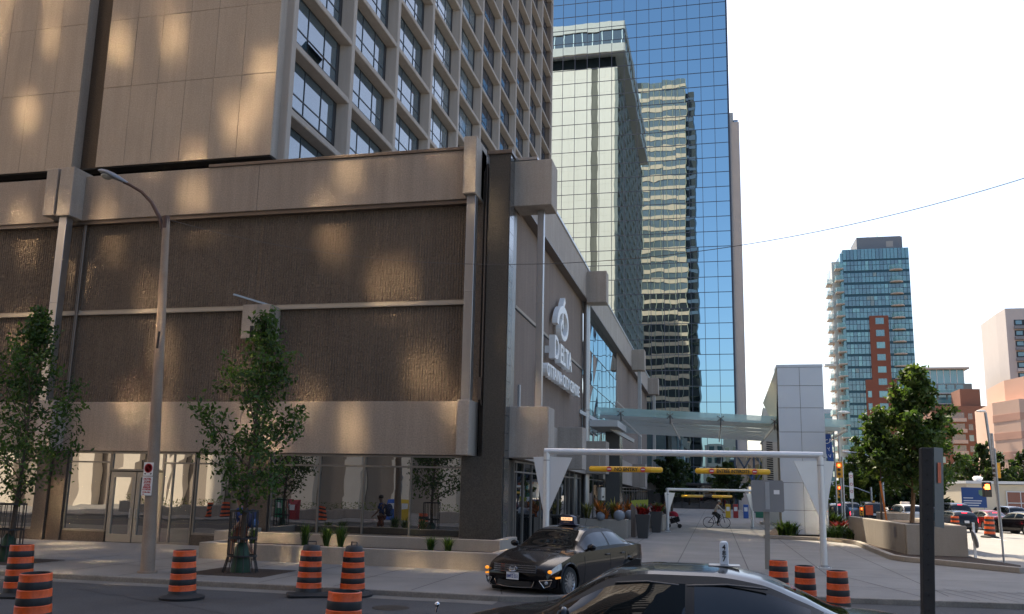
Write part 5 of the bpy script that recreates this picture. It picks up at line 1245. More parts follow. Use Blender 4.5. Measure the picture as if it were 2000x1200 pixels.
def person(label, loc, rz, J, skin, shirt, pants, shoes, hair, sleeves=.5, shorts=False, group=None, cap=False, sc=1.0):
    """J: joint positions (x forward, y left, z up)"""
    t = thing('person', label, 'person', (0,0,0), group)
    V = {k: Vector(v) for k, v in J.items()}
    order = ['pelvis','waist','chest','neck','skull','crown']; pts = [V['pelvis'], V['pelvis'].lerp(V['chest'],.45), V['chest'], V['neck'], V['neck'].lerp(V['head'],.62), V['head'], V['head']+(V['head']-V['neck']).normalized()*.10]
    rad = [(.13,.10),(.115,.09),(.15,.105),.052,(.062,.075),(.074,.092),(.062,.075)]
    ed = [(0,1),(1,2),(2,3),(3,4),(4,5),(5,6)]
    for s in ('l','r'):
        b = len(pts); pts += [V['sh_'+s], V['el_'+s], V['wr_'+s], V['wr_'+s]+(V['wr_'+s]-V['el_'+s]).normalized()*.09]; rad += [.058,.042,.030,(.040,.018)]; ed += [(2,b),(b,b+1),(b+1,b+2),(b+2,b+3)]
        h = pts[b+3]; dv = (V['wr_'+s]-V['el_'+s]).normalized(); sd = dv.cross(Vector((0,0,1))).normalized() if abs(dv.z) < .95 else Vector((1,0,0)); nv = sd.cross(dv)
        for q, (o_, l_) in enumerate(((-.028,.058),(-.009,.068),(.010,.064),(.028,.05))):
            c = len(pts); pts += [h+sd*o_+dv*l_*.5, h+sd*o_+dv*l_*.85-nv*.015]; rad += [.009,.007]; ed += [(b+3,c),(c,c+1)]
        c = len(pts); pts += [V['wr_'+s]+dv*.05+sd*.045+nv*.005]; rad += [.011]; ed += [(b+2,c)]
    for s in ('l','r'):
        b = len(pts); an = V['an_'+s]; f = V['toe_'+s]-an
        pts += [V['hip_'+s], V['kn_'+s], an, V['toe_'+s]]; rad += [.092,.062,.042,.036]; ed += [(0,b),(b,b+1),(b+1,b+2),(b+2,b+3)]
    body = add_skin('body', pts, ed, rad, skin, t)
    # clothing follows the same joints a little wider
    p2 = [V['pelvis']+Vector((0,0,.0)), V['pelvis'].lerp(V['chest'],.45), V['chest'], V['chest'].lerp(V['neck'],.75)]; r2 = [(.148,.118),(.136,.11),(.168,.122),.072]; e2 = [(0,1),(1,2),(2,3)]
    for s in ('l','r'):
        b = len(p2); p2 += [V['sh_'+s], V['sh_'+s].lerp(V['el_'+s], min(1,sleeves*2))]; r2 += [.074,.062]; e2 += [(2,b),(b,b+1)]
        if sleeves > .5: p2.append(V['el_'+s].lerp(V['wr_'+s], sleeves*2-1)); r2.append(.044); e2.append((b+1,b+2))
    add_skin('shirt', p2, e2, r2, shirt, t)
    p3 = [V['pelvis']+Vector((0,0,.04))]; r3 = [(.152,.122)]; e3 = []
    for s in ('l','r'):
        b = len(p3); end = V['kn_'+s] if not shorts else V['hip_'+s].lerp(V['kn_'+s],.92); p3 += [V['hip_'+s], end]; r3 += [.112,.086]; e3 += [(0,b),(b,b+1)]
        if not shorts: p3.append(V['kn_'+s].lerp(V['an_'+s],.95)); r3.append(.062); e3.append((b+1,b+2))
    add_skin('trousers' if not shorts else 'shorts', p3, e3, r3, pants, t)
    for s in ('l','r'):
        an, to = V['an_'+s], V['toe_'+s]; add_skin('shoe', [an+Vector((0,0,-.02))-(to-an).normalized()*.05, an.lerp(to,.5)+Vector((0,0,-.02)), to], [(0,1),(1,2)], [.052,.050,.040], shoes, t)
    m = MB(); hd = V['head']; upd = (V['head']-V['neck']).normalized()
    m.ball((hd.x-.022,hd.y,hd.z+.055),.108,8,(1.0,.86,.86),lo=-.55); m.build('hair' if not cap else 'helmet', hair, t, smooth=180)
    m = MB(); fx_ = hd.x+.085
    for s_ in (-1,1): m.ball((fx_-.008,hd.y+s_*.03,hd.z+.015),.010,5); 
    m.build('eyes', INK, body); m = MB(); m.tube([(fx_,hd.y,hd.z+.012),(fx_+.024,hd.y,hd.z-.022),(fx_+.004,hd.y,hd.z-.028)],[.008,.013,.008],6); m.build('nose', skin, body, smooth=60)
    m = MB(); m.tube([(fx_-.008,hd.y-.022,hd.z-.055),(fx_-.002,hd.y,hd.z-.057),(fx_-.008,hd.y+.022,hd.z-.055)],.005,5); m.build('mouth', mat('lips',(.25,.08,.07),.5), body)
    m = MB()
    for s_ in (-1,1): m.ball((hd.x-.005,hd.y+s_*.082,hd.z+.0),.026,5,(.6,.35,1.0))
    m.build('ears', skin, body, smooth=180)
    t.location = loc; t.rotation_euler = (0,0,rz); t.scale = (sc,)*3
    return t
BLUE_T = mat('blue_shirt', (.010,.035,.16), .85, var=.2, vs=8); BRN = mat('rust_shorts', (.12,.035,.015), .9, var=.2, vs=8); SHOE = mat('grey_shoe', (.12,.11,.10), .7)
walk = dict(pelvis=(0,0,.95),chest=(.05,0,1.36),neck=(.08,0,1.53),head=(.12,0,1.68),sh_l=(.05,.19,1.43),el_l=(-.12,.25,1.18),wr_l=(.05,.25,.97),sh_r=(.05,-.19,1.43),el_r=(.12,-.25,1.16),wr_r=(.30,-.22,1.0),hip_l=(0,.10,.90),kn_l=(.22,.10,.52),an_l=(.20,.10,.10),toe_l=(.37,.10,.055),hip_r=(0,-.10,.90),kn_r=(-.10,-.10,.50),an_r=(-.42,-.10,.22),toe_r=(-.33,-.10,.07))
wk = person('person in blue T shirt and rust shorts with a backpack walking behind the tree guard', (-13.55,23.5,.12), PI, walk, SKIND, BLUE_T, BRN, SHOE, HAIR, .35, True, sc=1.06)
bpk = thing('backpack', 'dark blue backpack on the back of the walker in blue', 'backpack', (-13.3,23.5,1.1)); m = MB()
m.ball((-13.24,23.5,1.40),.24,8,(.62,.85,1.15)); part(m, 'bag', mat('navy_bag', (.012,.022,.07), .8), bpk, smooth=180)
m = MB(); m.ball((-13.12,23.5,1.28),.15,8,(.5,.95,.9)); part(m, 'pocket', mat('blue_pocket', (.02,.07,.2), .8), bpk, smooth=180)
m = MB()
for s_ in (-1,1): m.tube([(-13.3,23.5+s_*.14,1.58),(-13.55,23.5+s_*.14,1.64),(-13.68,23.5+s_*.15,1.45),(-13.4,23.5+s_*.16,1.2)],.022,5)
part(m, 'straps', mat('navy_strap', (.01,.015,.04), .8), bpk)
ride = dict(pelvis=(-.12,0,1.0),chest=(.10,0,1.38),neck=(.17,0,1.52),head=(.22,0,1.67),sh_l=(.11,.18,1.43),el_l=(.32,.22,1.22),wr_l=(.50,.22,1.06),sh_r=(.11,-.18,1.43),el_r=(.32,-.22,1.22),wr_r=(.50,-.22,1.06),hip_l=(-.10,.09,.95),kn_l=(.26,.10,.82),an_l=(.12,.11,.44),toe_l=(.28,.11,.40),hip_r=(-.10,-.09,.95),kn_r=(.16,-.10,.60),an_r=(.04,-.11,.22),toe_r=(.20,-.11,.18))
person('person in pale jacket and dark trousers riding a bicycle across the plaza', (.16,60,.12), .12, ride, SKIN, mat('cream_jacket', (.42,.38,.33), .8), mat('dark_trousers', (.015,.015,.018), .8), SHOE, mat('pale_helmet', (.25,.25,.24), .4), 1.0, False, cap=True)
bk = thing('bicycle', 'dark bicycle under the rider in the pale jacket', 'bicycle', (0,0,0))
m = MB()
def wheel(cx, r_=.34):
    w_ = MB(); w_.tube([(cx+r_*math.cos(a),0,r_+r_*math.sin(a)) for a in np.linspace(0,2*PI,33)],.02,6,caps=False); o = w_.build('wheel', TYRE, bk, smooth=60)
    s_ = MB()
    for k in range(12): a = PI*k/6; s_.tube([(cx,0,r_),(cx+r_*math.cos(a),0,r_+r_*math.sin(a))],.003,4)
    s_.build('spokes', STEEL, o)
wheel(-.52); wheel(.56)
for a, b in (((-.52,0,.34),(-.05,0,.30)),((-.05,0,.30),(-.17,0,.84)),((-.05,0,.30),(.40,0,.78)),((-.15,0,.76),(.38,0,.84)),((-.52,0,.34),(-.15,0,.78)),((.56,0,.34),(.40,0,.92))): m.tube([a,b],.02,7)
m.build('frame', BLACKM, bk, smooth=60)
m = MB(); m.tube([(.50,.24,1.02),(.42,.12,1.0),(.40,0,.98),(.42,-.12,1.0),(.50,-.24,1.02)],.014,6); m.build('handlebar', BLACKM, bk); m = MB(); m.ball((-.18,0,.88),.11,6,(1.2,.7,.35)); m.build('saddle', BLACKM, bk, smooth=180)
m = MB(); m.tube([(.04,.10,.22),(-.05,.06,.30),(-.05,-.06,.30),(.10,-.11,.42)],.012,5); m.build('crank', STEEL, bk)
bk.location = (.16,60,.12); bk.rotation_euler = (0,0,.12)
sit = dict(pelvis=(0,0,.50),chest=(.04,0,.90),neck=(.06,0,1.06),head=(.10,0,1.21),sh_l=(.04,.19,.96),el_l=(.08,.25,.70),wr_l=(.28,.18,.60),sh_r=(.04,-.19,.96),el_r=(.08,-.25,.70),wr_r=(.28,-.18,.60),hip_l=(.02,.10,.50),kn_l=(.44,.11,.52),an_l=(.46,.11,.10),toe_l=(.62,.11,.05),hip_r=(.02,-.10,.50),kn_r=(.44,-.11,.52),an_r=(.46,-.11,.10),toe_r=(.62,-.11,.05))
person('person in white top sitting among the planters, left of the stroller', (-3.75,56.4,.45), -.7, sit, SKIN, mat('white_top', (.5,.48,.46), .8), mat('grey_trousers', (.05,.05,.055), .8), SHOE, HAIR, .4, True)
person('person in dark top sitting beside the red stroller', (-3.05,57.2,.45), -1.3, sit, SKIN, mat('dark_top', (.05,.035,.03), .8), mat('black_trousers', (.02,.02,.022), .8), SHOE, mat('brown_hair', (.10,.05,.03), .6), .4, False)
bn = thing('bench', 'low bench behind the white block row under the seated people', 'bench', (-3.4,56.9,.12)); m = MB(); m.box(-4.3,-2.9,56.1,57.5,.72,.80); part(m, 'seat', CONCL, bn); m = MB(); m.box(-4.2,-3.0,56.3,57.3,.12,.72); part(m, 'base', CONCL, bn)
sr = thing('stroller', 'black stroller with red canopy parked beside the seated people', 'stroller', (-2.5,57.6,.12))
m = MB()
for x, y in ((-2.85,57.4),(-2.85,57.9),(-2.15,57.4),(-2.15,57.9)): m.lathe([(.06,-.02),(.12,-.02),(.13,0),(.12,.02),(.06,.02)],(x,y,.25),14,0,Matrix.Rotation(PI/2,4,'X'))
part(m, 'wheels', TYRE, sr)
m = MB(); m.tube([(-2.85,57.4,.27),(-2.3,57.42,.75),(-2.85,57.42,1.15)],.02,5); m.tube([(-2.85,57.9,.27),(-2.3,57.88,.75),(-2.85,57.88,1.15)],.02,5); m.tube([(-2.15,57.4,.27),(-2.7,57.42,.8)],.02,5); m.tube([(-2.15,57.9,.27),(-2.7,57.88,.8)],.02,5); m.tube([(-2.85,57.42,1.15),(-2.85,57.88,1.15)],.02,5); part(m, 'frame', BLACKM, sr)
m = MB(); m.obox((-2.45,57.65,.62),(.62,.40,.34),(0,-.3,0)); part(m, 'seat', mat('black_fabric', (.015,.015,.016), .9), sr, bevel=.06)
m = MB(); m.ball((-2.55,57.65,.85),.33,8,(1.05,.72,1.0),lo=0); part(m, 'canopy', mat('red_fabric', (.32,.012,.03), .85), sr, smooth=180)
# ------------------------------------------------------------------ far buildings on the right
CG = [mat('teal_pane_a', (.030,.125,.165), .06, ior=2.1), mat('teal_pane_b', (.065,.22,.26), .06, ior=2.1), mat('teal_pane_c', (.17,.40,.42), .1, ior=1.9), mat('teal_pane_d', (.24,.31,.31), .3)]
CFR = mat('condo_frame', (.025,.075,.10), .4, metal=.3); BRK_ = mat('condo_brick', (.23,.075,.045), .9, var=.1, vs=.5); SLAB = mat('balcony_slab', (.46,.40,.35), .8); RAIL = mat('balcony_glass', (.18,.38,.38), .08, ior=1.7, alpha=.6)
CT = thing('condo_tower', 'teal glass condominium tower with red brick insets and curved balconies', 'apartment building', (39.5,225,0))
D = 217.0; xl, xr = 31.95, 47.0; FH = 2.93; top = 61.7
random.seed(9)
m = MB(); m.box(xl,xr,D+.15,D+14,0,top-.1); part(m, 'core', CFR, CT)
m = MB(); NFL = 21; nx = 18
for k in range(NFL):
    z1 = top-FH*k
    for i in range(nx):
        a = xl+(xr-xl)*i/nx; b = xl+(xr-xl)*(i+1)/nx; col = random.choices((0,1,2,3),(.42,.36,.16,.06))[0]
        if k == 0: m.quad((a+.05,D,z1-FH+.25),(b-.05,D,z1-FH+.25),(b-.05,D,z1-.1),(a+.05,D,z1-.1), random.choice((0,1,1))); continue
        if random.random() < .2: col = 0
        m.quad((a+.05,D,z1-1.15),(b-.05,D,z1-1.15),(b-.05,D,z1-.45+.25),(a+.05,D,z1-.45+.25), col); m.quad((a+.05,D,z1-FH+.42),(b-.05,D,z1-FH+.42),(b-.05,D,z1-1.25),(a+.05,D,z1-1.25), random.choice((col,1,1,0)))
part(m, 'glass_front', CG, CT)
m = MB(); m.box(37.3,41.55,D-.35,D+.2,0,44.9); m.box(35.75,37.29,D-.35,D+.2,0,29.5); m.box(41.56,42.6,D-.30,D+.2,0,29.5); part(m, 'brick_panel', BRK_, CT)
for k in range(15):
    z = 44.9-FH*(k+1)+.85
    for (a, b) in ((38.6,40.5),)+(((36.1,37.0),) if z < 27 else ()):
        f = MB(); f.box(a,b,D-.42,D-.3,z,z+1.55); o = part(f, 'window', mat('white_sash', (.22,.32,.33), .5) if k == 0 and a > 38 else bpy.data.materials['white_sash'], CT)
        q = MB()
        for u0, u1 in ((.06,.30),(.34,.66),(.70,.94)) if b-a > 1 else ((.1,.9),): q.quad((a+(b-a)*u0,D-.425,z+.1),(a+(b-a)*u1,D-.425,z+.1),(a+(b-a)*u1,D-.425,z+1.45),(a+(b-a)*u0,D-.425,z+1.45))
        part(q, 'pane', CG[random.choice((0,1,2))], o)
def balcony(x0, x1, y0, y1, z, front):
    s = MB(); n = 7; pts = []
    if front:
        for i in range(n+1): u = i/n; pts.append((x0+(x1-x0)*u, y0-(y0-y1)*math.sin(PI*u)**.6))
        pts = pts+[(x1,y0+.1),(x0,y0+.1)]
    else: pts = [(x0,y0),(x1,y0),(x1,y1),(x0,y1)]
    s.prism(pts, lambda u,v,w_: (u,v,w_), z-.22, z)
    o = part(s, 'balcony', SLAB, CT)
    r = MB()
    rp = pts[:n+1] if front else [(x1,y0),(x0,y0),(x0,y1),(x1,y1)]
    for a, b in zip(rp, rp[1:]): r.quad((*a,z),(*b,z),(*b,z+1.08),(*a,z+1.08))
    part(r, 'rail', RAIL, o)
    return o
for k in range(1,19): balcony(42.4,45.4,D,D-1.5,top-FH*k-FH+.35,True)
BRS = mat('sunlit_side_brick', (.40,.20,.13), .9); PALE = mat('pale_side_wall', (.55,.56,.54), .7)  # side brick is a lighter copy of the front brick, sunlight in its colour
m = MB(); m.box(xl-2.3,xl-.02,D+2.5,D+13,0,top-2.4); part(m, 'side_wall', PALE, CT)
m = MB(); m.box(xl-.6,xl-.01,D+.15,D+2.49,0,top-1); part(m, 'side_glazing', CG[1], CT)
m = MB()
for k in range(15): m.box(xl-2.32,xl-2.28,D+3.5,D+6,.5+FH*k,2.4+FH*k); m.box(xl-1.4,xl-.9,D+2.44,D+2.5,.5+FH*k,2.4+FH*k)
part(m, 'side_brick', BRS, CT)
m = MB()
for k in range(20): m.quad((xl-2.33,D+6.5,.7+FH*k),(xl-2.33,D+11,.7+FH*k),(xl-2.33,D+11,2.5+FH*k),(xl-2.33,D+6.5,2.5+FH*k))
part(m, 'side_windows', CG[0], CT)
for k in range(1,20): balcony(xl-1.9,xl-.1,D-.9,D+1.9,top-FH*k-1.9,False)
for k in range(2,20): balcony(xl-3.6,xl-2.3,D+2.2,D+6,top-FH*k-2.1,False)
m = MB(); m.box(35.8,46.0,D+3,D+12,top-.1,65.4); m.box(46.0,46.35,D+3.2,D+12,top-.1,65.3); part(m, 'plant_room', mat('grey_cladding', (.22,.22,.23), .7), CT)
m = MB(); m.tube([(41,D+5,65.4),(41,D+5,67.0)],.07,6); m.box(38.5,39.1,D+5,D+5.5,65.4,66); part(m, 'roof_mast', STEEL, CT)
m = MB(); m.quad((42.6,D+2.98,62.7),(44.2,D+2.98,62.7),(44.2,D+2.98,64.2),(42.6,D+2.98,64.2)); part(m, 'louvre', SLAB, CT)
m = MB(); m.box(xl-4.9,xl-2.2,D+2,D+5,33.2,33.7); part(m, 'cornice_slab', mat('cornice_pale', (.6,.6,.58), .7), CT)
# grey balcony block
GB = thing('balcony_block', 'grey apartment block with white balcony slabs behind the planter tree', 'apartment building', (58,275,0)); D2 = 270
GWALL = mat('grey_block_wall', (.20,.22,.21), .85); m = MB(); m.box(56,73.2,D2,D2+18,0,34.8); part(m, 'wall', GWALL, GB)
m = MB(); m.box(57,71.5,D2+1,D2+14,34.8,39.0); part(m, 'penthouse_glazing', CG[1], GB); m = MB(); m.box(56,72.6,D2-1,D2+15,39.0,39.5); part(m, 'roof_slab', SLAB, GB)
m = MB()
for i in range(9): m.box(57.0+1.8*i,57.15+1.8*i,D2+.9,D2+1,34.8,39)
part(m, 'penthouse_mullion', SIGNW, GB)
random.seed(6)
for k in range(11):
    z = 32.0-3.05*k; s = MB(); s.box(56.5,70.8,D2-1.6,D2,z-.25,z); o = part(s, 'balcony', mat('white_slab', (.55,.55,.53), .8) if k == 0 else bpy.data.materials['white_slab'], GB)
    r = MB(); r.quad((56.5,D2-1.6,z),(70.8,D2-1.6,z),(70.8,D2-1.6,z+1.05),(56.5,D2-1.6,z+1.05)); part(r, 'rail', RAIL, o)
    w_ = MB()
    for i in range(6): w_.quad((57+2.4*i,D2-.02,z+.1),(58.9+2.4*i,D2-.02,z+.1),(58.9+2.4*i,D2-.02,z+2.5),(57+2.4*i,D2-.02,z+2.5), random.choice((0,1,2)))
    part(w_, 'window_row', CG, GB)
# brown brick block
BB = thing('brick_block', 'brown brick apartment block with pale balcony fronts beside the pink building', 'apartment building', (70,255,0)); D3 = 252
BW = mat('brown_brick', (.24,.115,.075), .9, var=.1); m = MB(); m.box(58,73.0,D3,D3+15,0,26.6); m.box(66,71,D3+3,D3+12,26.6,31.5); part(m, 'wall', BW, BB)
PB_ = mat('pale_balcony', (.52,.42,.35), .85)
for k in range(9):
    z = 24.2-2.9*k
    for x in (62.5,68.9):
        s = MB(); s.box(x,x+3.6,D3-1.3,D3,z-1.9,z-.95); part(s, 'balcony', PB_, BB); s = MB(); s.box(x+.2,x+3.4,D3-.04,D3-.01,z-.95,z+.6); part(s, 'window', CG[0], BB)
    for x in (59.5,66.8): s = MB(); s.box(x,x+1.1,D3-.04,D3-.01,z-1.2,z+.4); part(s, 'window', CG[random.choice((0,2))], BB)
# pink stepped building
PK = thing('pink_building', 'pink banded stepped building at the right edge beyond the trees', 'building', (65,200,0)); D4 = 198
PW = mat('pink_wall', (.64,.43,.33), .85, var=.04); PS = mat('pink_band', (.55,.31,.23), .85)
m = MB(); m.prism([(59.9,D4+9),(62.4,D4),(90,D4),(90,D4+30),(62.0,D4+30)], lambda u,v,w_: (u,v,w_), 0, 22.9); part(m, 'wall', PW, PK)
m = MB(); m.prism([(63.5,D4+12),(65.2,D4+4.5),(90,D4+4.5),(90,D4+30),(65,D4+30)], lambda u,v,w_: (u,v,w_), 22.9, 28.2); part(m, 'upper_wall', mat('pink_upper', (.60,.38,.29), .85), PK)
m = MB()
for z in (6.5,10.6,14.7,18.6): m.prism([(59.82,D4+8.95),(62.35,D4-.08),(90,D4-.08),(90,D4+2),(63,D4+2),(60.2,D4+11)], lambda u,v,w_: (u,v,w_), z, z+1.5)
part(m, 'colour_band', PS, PK)
m = MB(); m.box(69,71,D4-.1,D4,20,21.4); m.box(66.5,67.3,D4+4.4,D4+4.5,26,26.8); part(m, 'window', CG[0], PK)
# pale concrete slab tower behind it
CS = thing('concrete_tower', 'pale concrete tower with dark balcony bands rising behind the pink building', 'apartment building', (85,270,0)); D5 = 262
CW = mat('pale_concrete_wall', (.50,.44,.40), .85, var=.05); m = MB(); m.prism([(80.95,D5+12),(80.8,D5+8),(80.9,D5),(120,D5),(120,D5+25),(81.5,D5+25)], lambda u,v,w_: (u,v,w_), 0, 55.0); part(m, 'wall', CW, CS)
for k in range(15):
    z = 51.0-3.0*k; s = MB(); s.box(82.9,112,D5-.05,D5+.0,z-.9,z+.7); part(s, 'dark_band', DARKF, CS); s = MB(); s.box(82.8,112,D5-1.3,D5,z-2.0,z-1.15); part(s, 'balcony_front', mat('balcony_dark', (.20,.20,.21), .7) if k == 0 else bpy.data.materials['balcony_dark' if k % 4 else 'pale_concrete_wall'], CS)
    s = MB()
    for i in range(5): s.quad((83.3+3.2*i,D5-.07,z-.6),(84.9+3.2*i,D5-.07,z-.6),(84.9+3.2*i,D5-.07,z+.5),(83.3+3.2*i,D5-.07,z+.5), i % 3)
    part(s, 'window_row', CG, CS)
# blue grey block far behind the pylon
FB = thing('far_block', 'small blue grey block far behind the canopy end', 'building', (38,330,0)); m = MB(); m.box(39,50,330,345,0,33); part(m, 'wall', mat('bluegrey', (.35,.40,.45), .8), FB)
m = MB()
for k in range(9): m.quad((39.5,329.95,4+3.2*k),(49.5,329.95,4+3.2*k),(49.5,329.95,5.8+3.2*k),(39.5,329.95,5.8+3.2*k))
part(m, 'window_row', CG[0], FB)
# low beige clinic
CL = thing('clinic', 'low beige building with red tinted windows behind the waiting cars', 'building', (33,108,0))
BE = mat('beige_block', (.66,.58,.45), .85, var=.05); GS = mat('shaded_grey_wall', (.30,.29,.27), .85)
m = MB(); m.prism([(25.3,114),(27.2,105),(30.2,104.6),(30.2,114)], lambda u,v,w_: (u,v,w_), 0, 3.95); m.prism([(30.2,104.9),(44,104.0),(44,114),(30.2,114)], lambda u,v,w_: (u,v,w_), 0, 3.9); part(m, 'wall', BE, CL)
m = MB(); m.prism([(25.1,114.1),(27.1,104.8),(30.3,104.4),(44.2,103.6),(44.2,114.2)], lambda u,v,w_: (u,v,w_), 3.96, 4.25); part(m, 'roof_edge', SIGNW, CL)
for i in range(4):
    x = 31.0+3.1*i; f = MB(); f.box(x,x+2.8,104.65-.06*i,104.95,1.0,3.2); o = part(f, 'window', SIGNW, CL)
    q = MB()
    for a, b in ((.1,1.35),(1.45,2.7)):
        for c, d in ((1.1,1.9),(2.0,3.1)): q.quad((x+a,104.62-.06*i,c),(x+b,104.62-.06*i,c),(x+b,104.62-.06*i,d),(x+a,104.62-.06*i,d))
    part(q, 'pane', mat('red_tinted_pane', (.22,.07,.05), .15, ior=1.7), o)
m = MB(); m.box(31,44,104.3,104.6,.2,.95); part(m, 'red_band', REDS, CL)
m = MB(); m.lathe([(.35,0),(.5,.25),(.55,.4),(.3,.55),(0,.6)],(28.9,107,4.25),16); part(m, 'roof_vent', SIGNW, CL)
cs = thing('clinic_sign', 'blue hospital campus sign with white lines and crest on posts before the beige building', 'sign', (25.7,97,0))
m = MB(); m.box(24.6,26.9,97,97.06,1.45,3.45); part(m, 'board', BLUES, cs); m = MB(); m.box(24.75,24.85,97.06,97.15,0,3.4); m.box(26.6,26.7,97.06,97.15,0,3.4); part(m, 'posts', STEEL, cs)
m = MB()
for z, wd in ((2.35,.9),(2.08,1.7),(1.85,1.6),(1.62,1.4)): m.box(24.75,24.75+wd,96.98,97,z,z+.09)
part(m, 'text_line', SIGNW, cs)
m = MB(); m.prism([(26.2,3.2),(26.65,3.2),(26.65,2.8),(26.42,2.6),(26.2,2.8)], lambda u,v,w_: (u,w_,v), 96.98, 97); part(m, 'crest', mat('crest_green', (.15,.25,.15), .6), cs)
hs = thing('hospital_sign', 'blue H hospital direction sign with arrow on a grey pole', 'sign', (22.6,100,0)); m = MB(); m.box(22.25,23.25,100,100.05,2.55,3.35); m.box(22.25,23.25,100,100.05,1.75,2.5); part(m, 'plate', BLUES, hs)
m = MB(); m.text('H', .75, .005, (22.75,99.97,2.68), (1,0,0), (0,0,1), align='CENTER', bold=.02); m.bar((22.75,99.97,1.85),(22.75,99.97,2.35),.02,.1); m.add([(22.55,99.97,2.2),(22.95,99.97,2.2),(22.75,99.97,2.42)], [(0,1,2)]); part(m, 'letter', SIGNW, hs)
m = MB(); m.tube([(22.75,100.1,0),(22.75,100.1,3.3)], .07, 6); part(m, 'pole', STEEL, hs)
ws = thing('lane_sign', 'white and black turn lane sign left of the blue hospital sign', 'sign', (19.9,97,0)); m = MB(); m.box(19.55,20.6,97,97.04,2.05,2.95); part(m, 'plate', SIGNW, ws); m = MB(); m.box(19.6,20.55,96.98,97.02,1.35,1.98); part(m, 'lower_plate', INK, ws); m = MB(); m.text('9', .8, .005, (19.65,96.97,2.2), (1,0,0), (0,0,1), bold=.03); part(m, 'symbol', INK, ws); m = MB(); m.tube([(20.05,97.1,0),(20.05,97.1,2.9)], .05, 6); part(m, 'pole', STEEL, ws)

# ------------------------------------------------------------------ traffic signals and lamps on the side street
REDL_ = mat('red_signal_lit', (.6,.02,.02), .3, emit=(1,.05,.01), es=9.0); OFF = mat('signal_off', (.03,.02,.01), .4); SIGY = mat('signal_yellow', (.62,.30,.02), .5)
def signal(label, x, y, z, s=1.0, lit=True, side=False, group='traffic signals'):
    t = thing('traffic_signal', label, 'traffic signal', (x,y,z), group)
    m = MB()
    if side: m.box(x-.14*s,x+.14*s,y-.15*s,y+.15*s,z-.55*s,z+.55*s)
    else: m.box(x-.30*s,x+.30*s,y,y+.03,z-.66*s,z+.66*s); m.box(x-.17*s,x+.17*s,y-.02,y+.25*s,z-.55*s,z+.55*s)
    part(m, 'housing', SIGY, t, bevel=.02)
    for k, (zz, mm) in enumerate(((z+.36*s, REDL_ if lit else OFF),(z,OFF),(z-.36*s,OFF))):
        m = MB()
        if side: m.lathe([(.11*s,-.13*s),(.12*s,.05)], (x-.2*s,y,zz), 12, 0, Matrix.Rotation(PI/2,4,'Y'), False)
        else: m.lathe([(0,.03),(.125*s,.02)], (x,y-.03,zz), 16, 0, Matrix.Rotation(PI/2,4,'X'), True)
        part(m, 'lens', mm, t)
    return t
signal('yellow traffic signal showing red, high beside the white gantry gusset', 8.0,60,4.05,.78); signal('yellow traffic signal showing red, below and right of the highest one', 11.3,85,2.75,.9); signal('small traffic signal showing red behind the planter corner', 12.35,80,1.1,.55)
signal('yellow traffic signal seen from the side on the stickered pole', 17.4,60,4.15,.85,False,True); signal('yellow traffic signal seen from the side at the right edge', 21.0,66,4.6,.9,False,True); signal('yellow traffic signal seen from the side half hidden by the planter', 14.0,84,1.6,.7,False,True)
def pole(name, label, cat, pts, r, mt=STEEL, arm=None, head=None):
    t = thing(name, label, cat, tuple(pts[0])); m = MB(); m.tube(pts, r, 8); part(m, 'pole', mt, t, smooth=60)
    if arm: m = MB(); m.tube(arm, [r*.6]*len(arm), 6); part(m, 'arm', mt, t, smooth=60)
    if head: m = MB(); m.ball(head, .2, 6, (2.0,.9,.5)); part(m, 'lamp_head', SIGNW, t, smooth=180)
    return t
pole('signal_pole', 'grey pole carrying the high red signal behind the pylon', 'pole', [(8.25,60.3,0),(8.25,60.3,4.9)], .07)
pole('signal_pole', 'grey mast with long curved arm behind the yellow green tree', 'pole', [(14.1,85.5,0),(14.1,85.5,3.2)], .09, arm=[(14.1,85.5,2.6),(12.8,85.4,3.1),(11.2,85.2,3.35)])
pole('street_lamp', 'tall grey street lamp with round head beside the pink building', 'street lamp', [(22.6,78,0),(22.0,78,9.4)], .11, head=(21.7,78,9.5))
pole('street_lamp', 'grey lamp pole with curved arm among the trees behind the planter', 'street lamp', [(15.2,86,0),(15.2,86,4.4)], .12, arm=[(15.2,86,4.2),(14.8,86,5.6),(13.6,86,6.3),(12.4,86,6.4)], head=(12.2,86,6.4))
pole('street_lamp', 'flat headed street lamp reaching past the end of the canopy', 'street lamp', [(8.6,64,0),(8.6,64,8.0)], .06, head=(9.0,64,8.15), arm=[(8.6,64,7.9),(9.0,64,8.1)])
pole('signal_pole', 'pole wrapped in stickers carrying the pedestrian signal', 'pole', [(17.9,62,0),(17.75,62,6.6)], .10, mat('stickered_pole', (.30,.30,.31), .6, var=.7, vs=4))
pole('signal_pole', 'grey pole with straight arm above the hospital sign', 'pole', [(21.6,92,0),(21.6,92,5.6)], .10, arm=[(21.6,92,4.3),(19.0,92,5.0)])
ps = thing('pedestrian_signal', 'black pedestrian signal showing a red hand beside the stickered pole', 'pedestrian signal', (17.3,62,2.9)); m = MB(); m.box(16.98,17.48,61.8,62.1,2.5,3.45); part(m, 'housing', BLACKM, ps, bevel=.03); m = MB(); m.box(17.09,17.37,61.78,61.8,2.98,3.2)
for q in range(4): m.box(17.10+.07*q,17.15+.07*q,61.78,61.8,3.2,3.33-.02*abs(q-1.5))
m.box(17.02,17.09,61.78,61.8,3.06,3.14); part(m, 'red_hand', mat('hand_lit', (.6,.1,.02), .3, emit=(1,.16,.03), es=6.0), ps); m = MB(); m.box(17.06,17.40,61.79,61.8,2.58,2.9); part(m, 'dark_lens', OFF, ps)
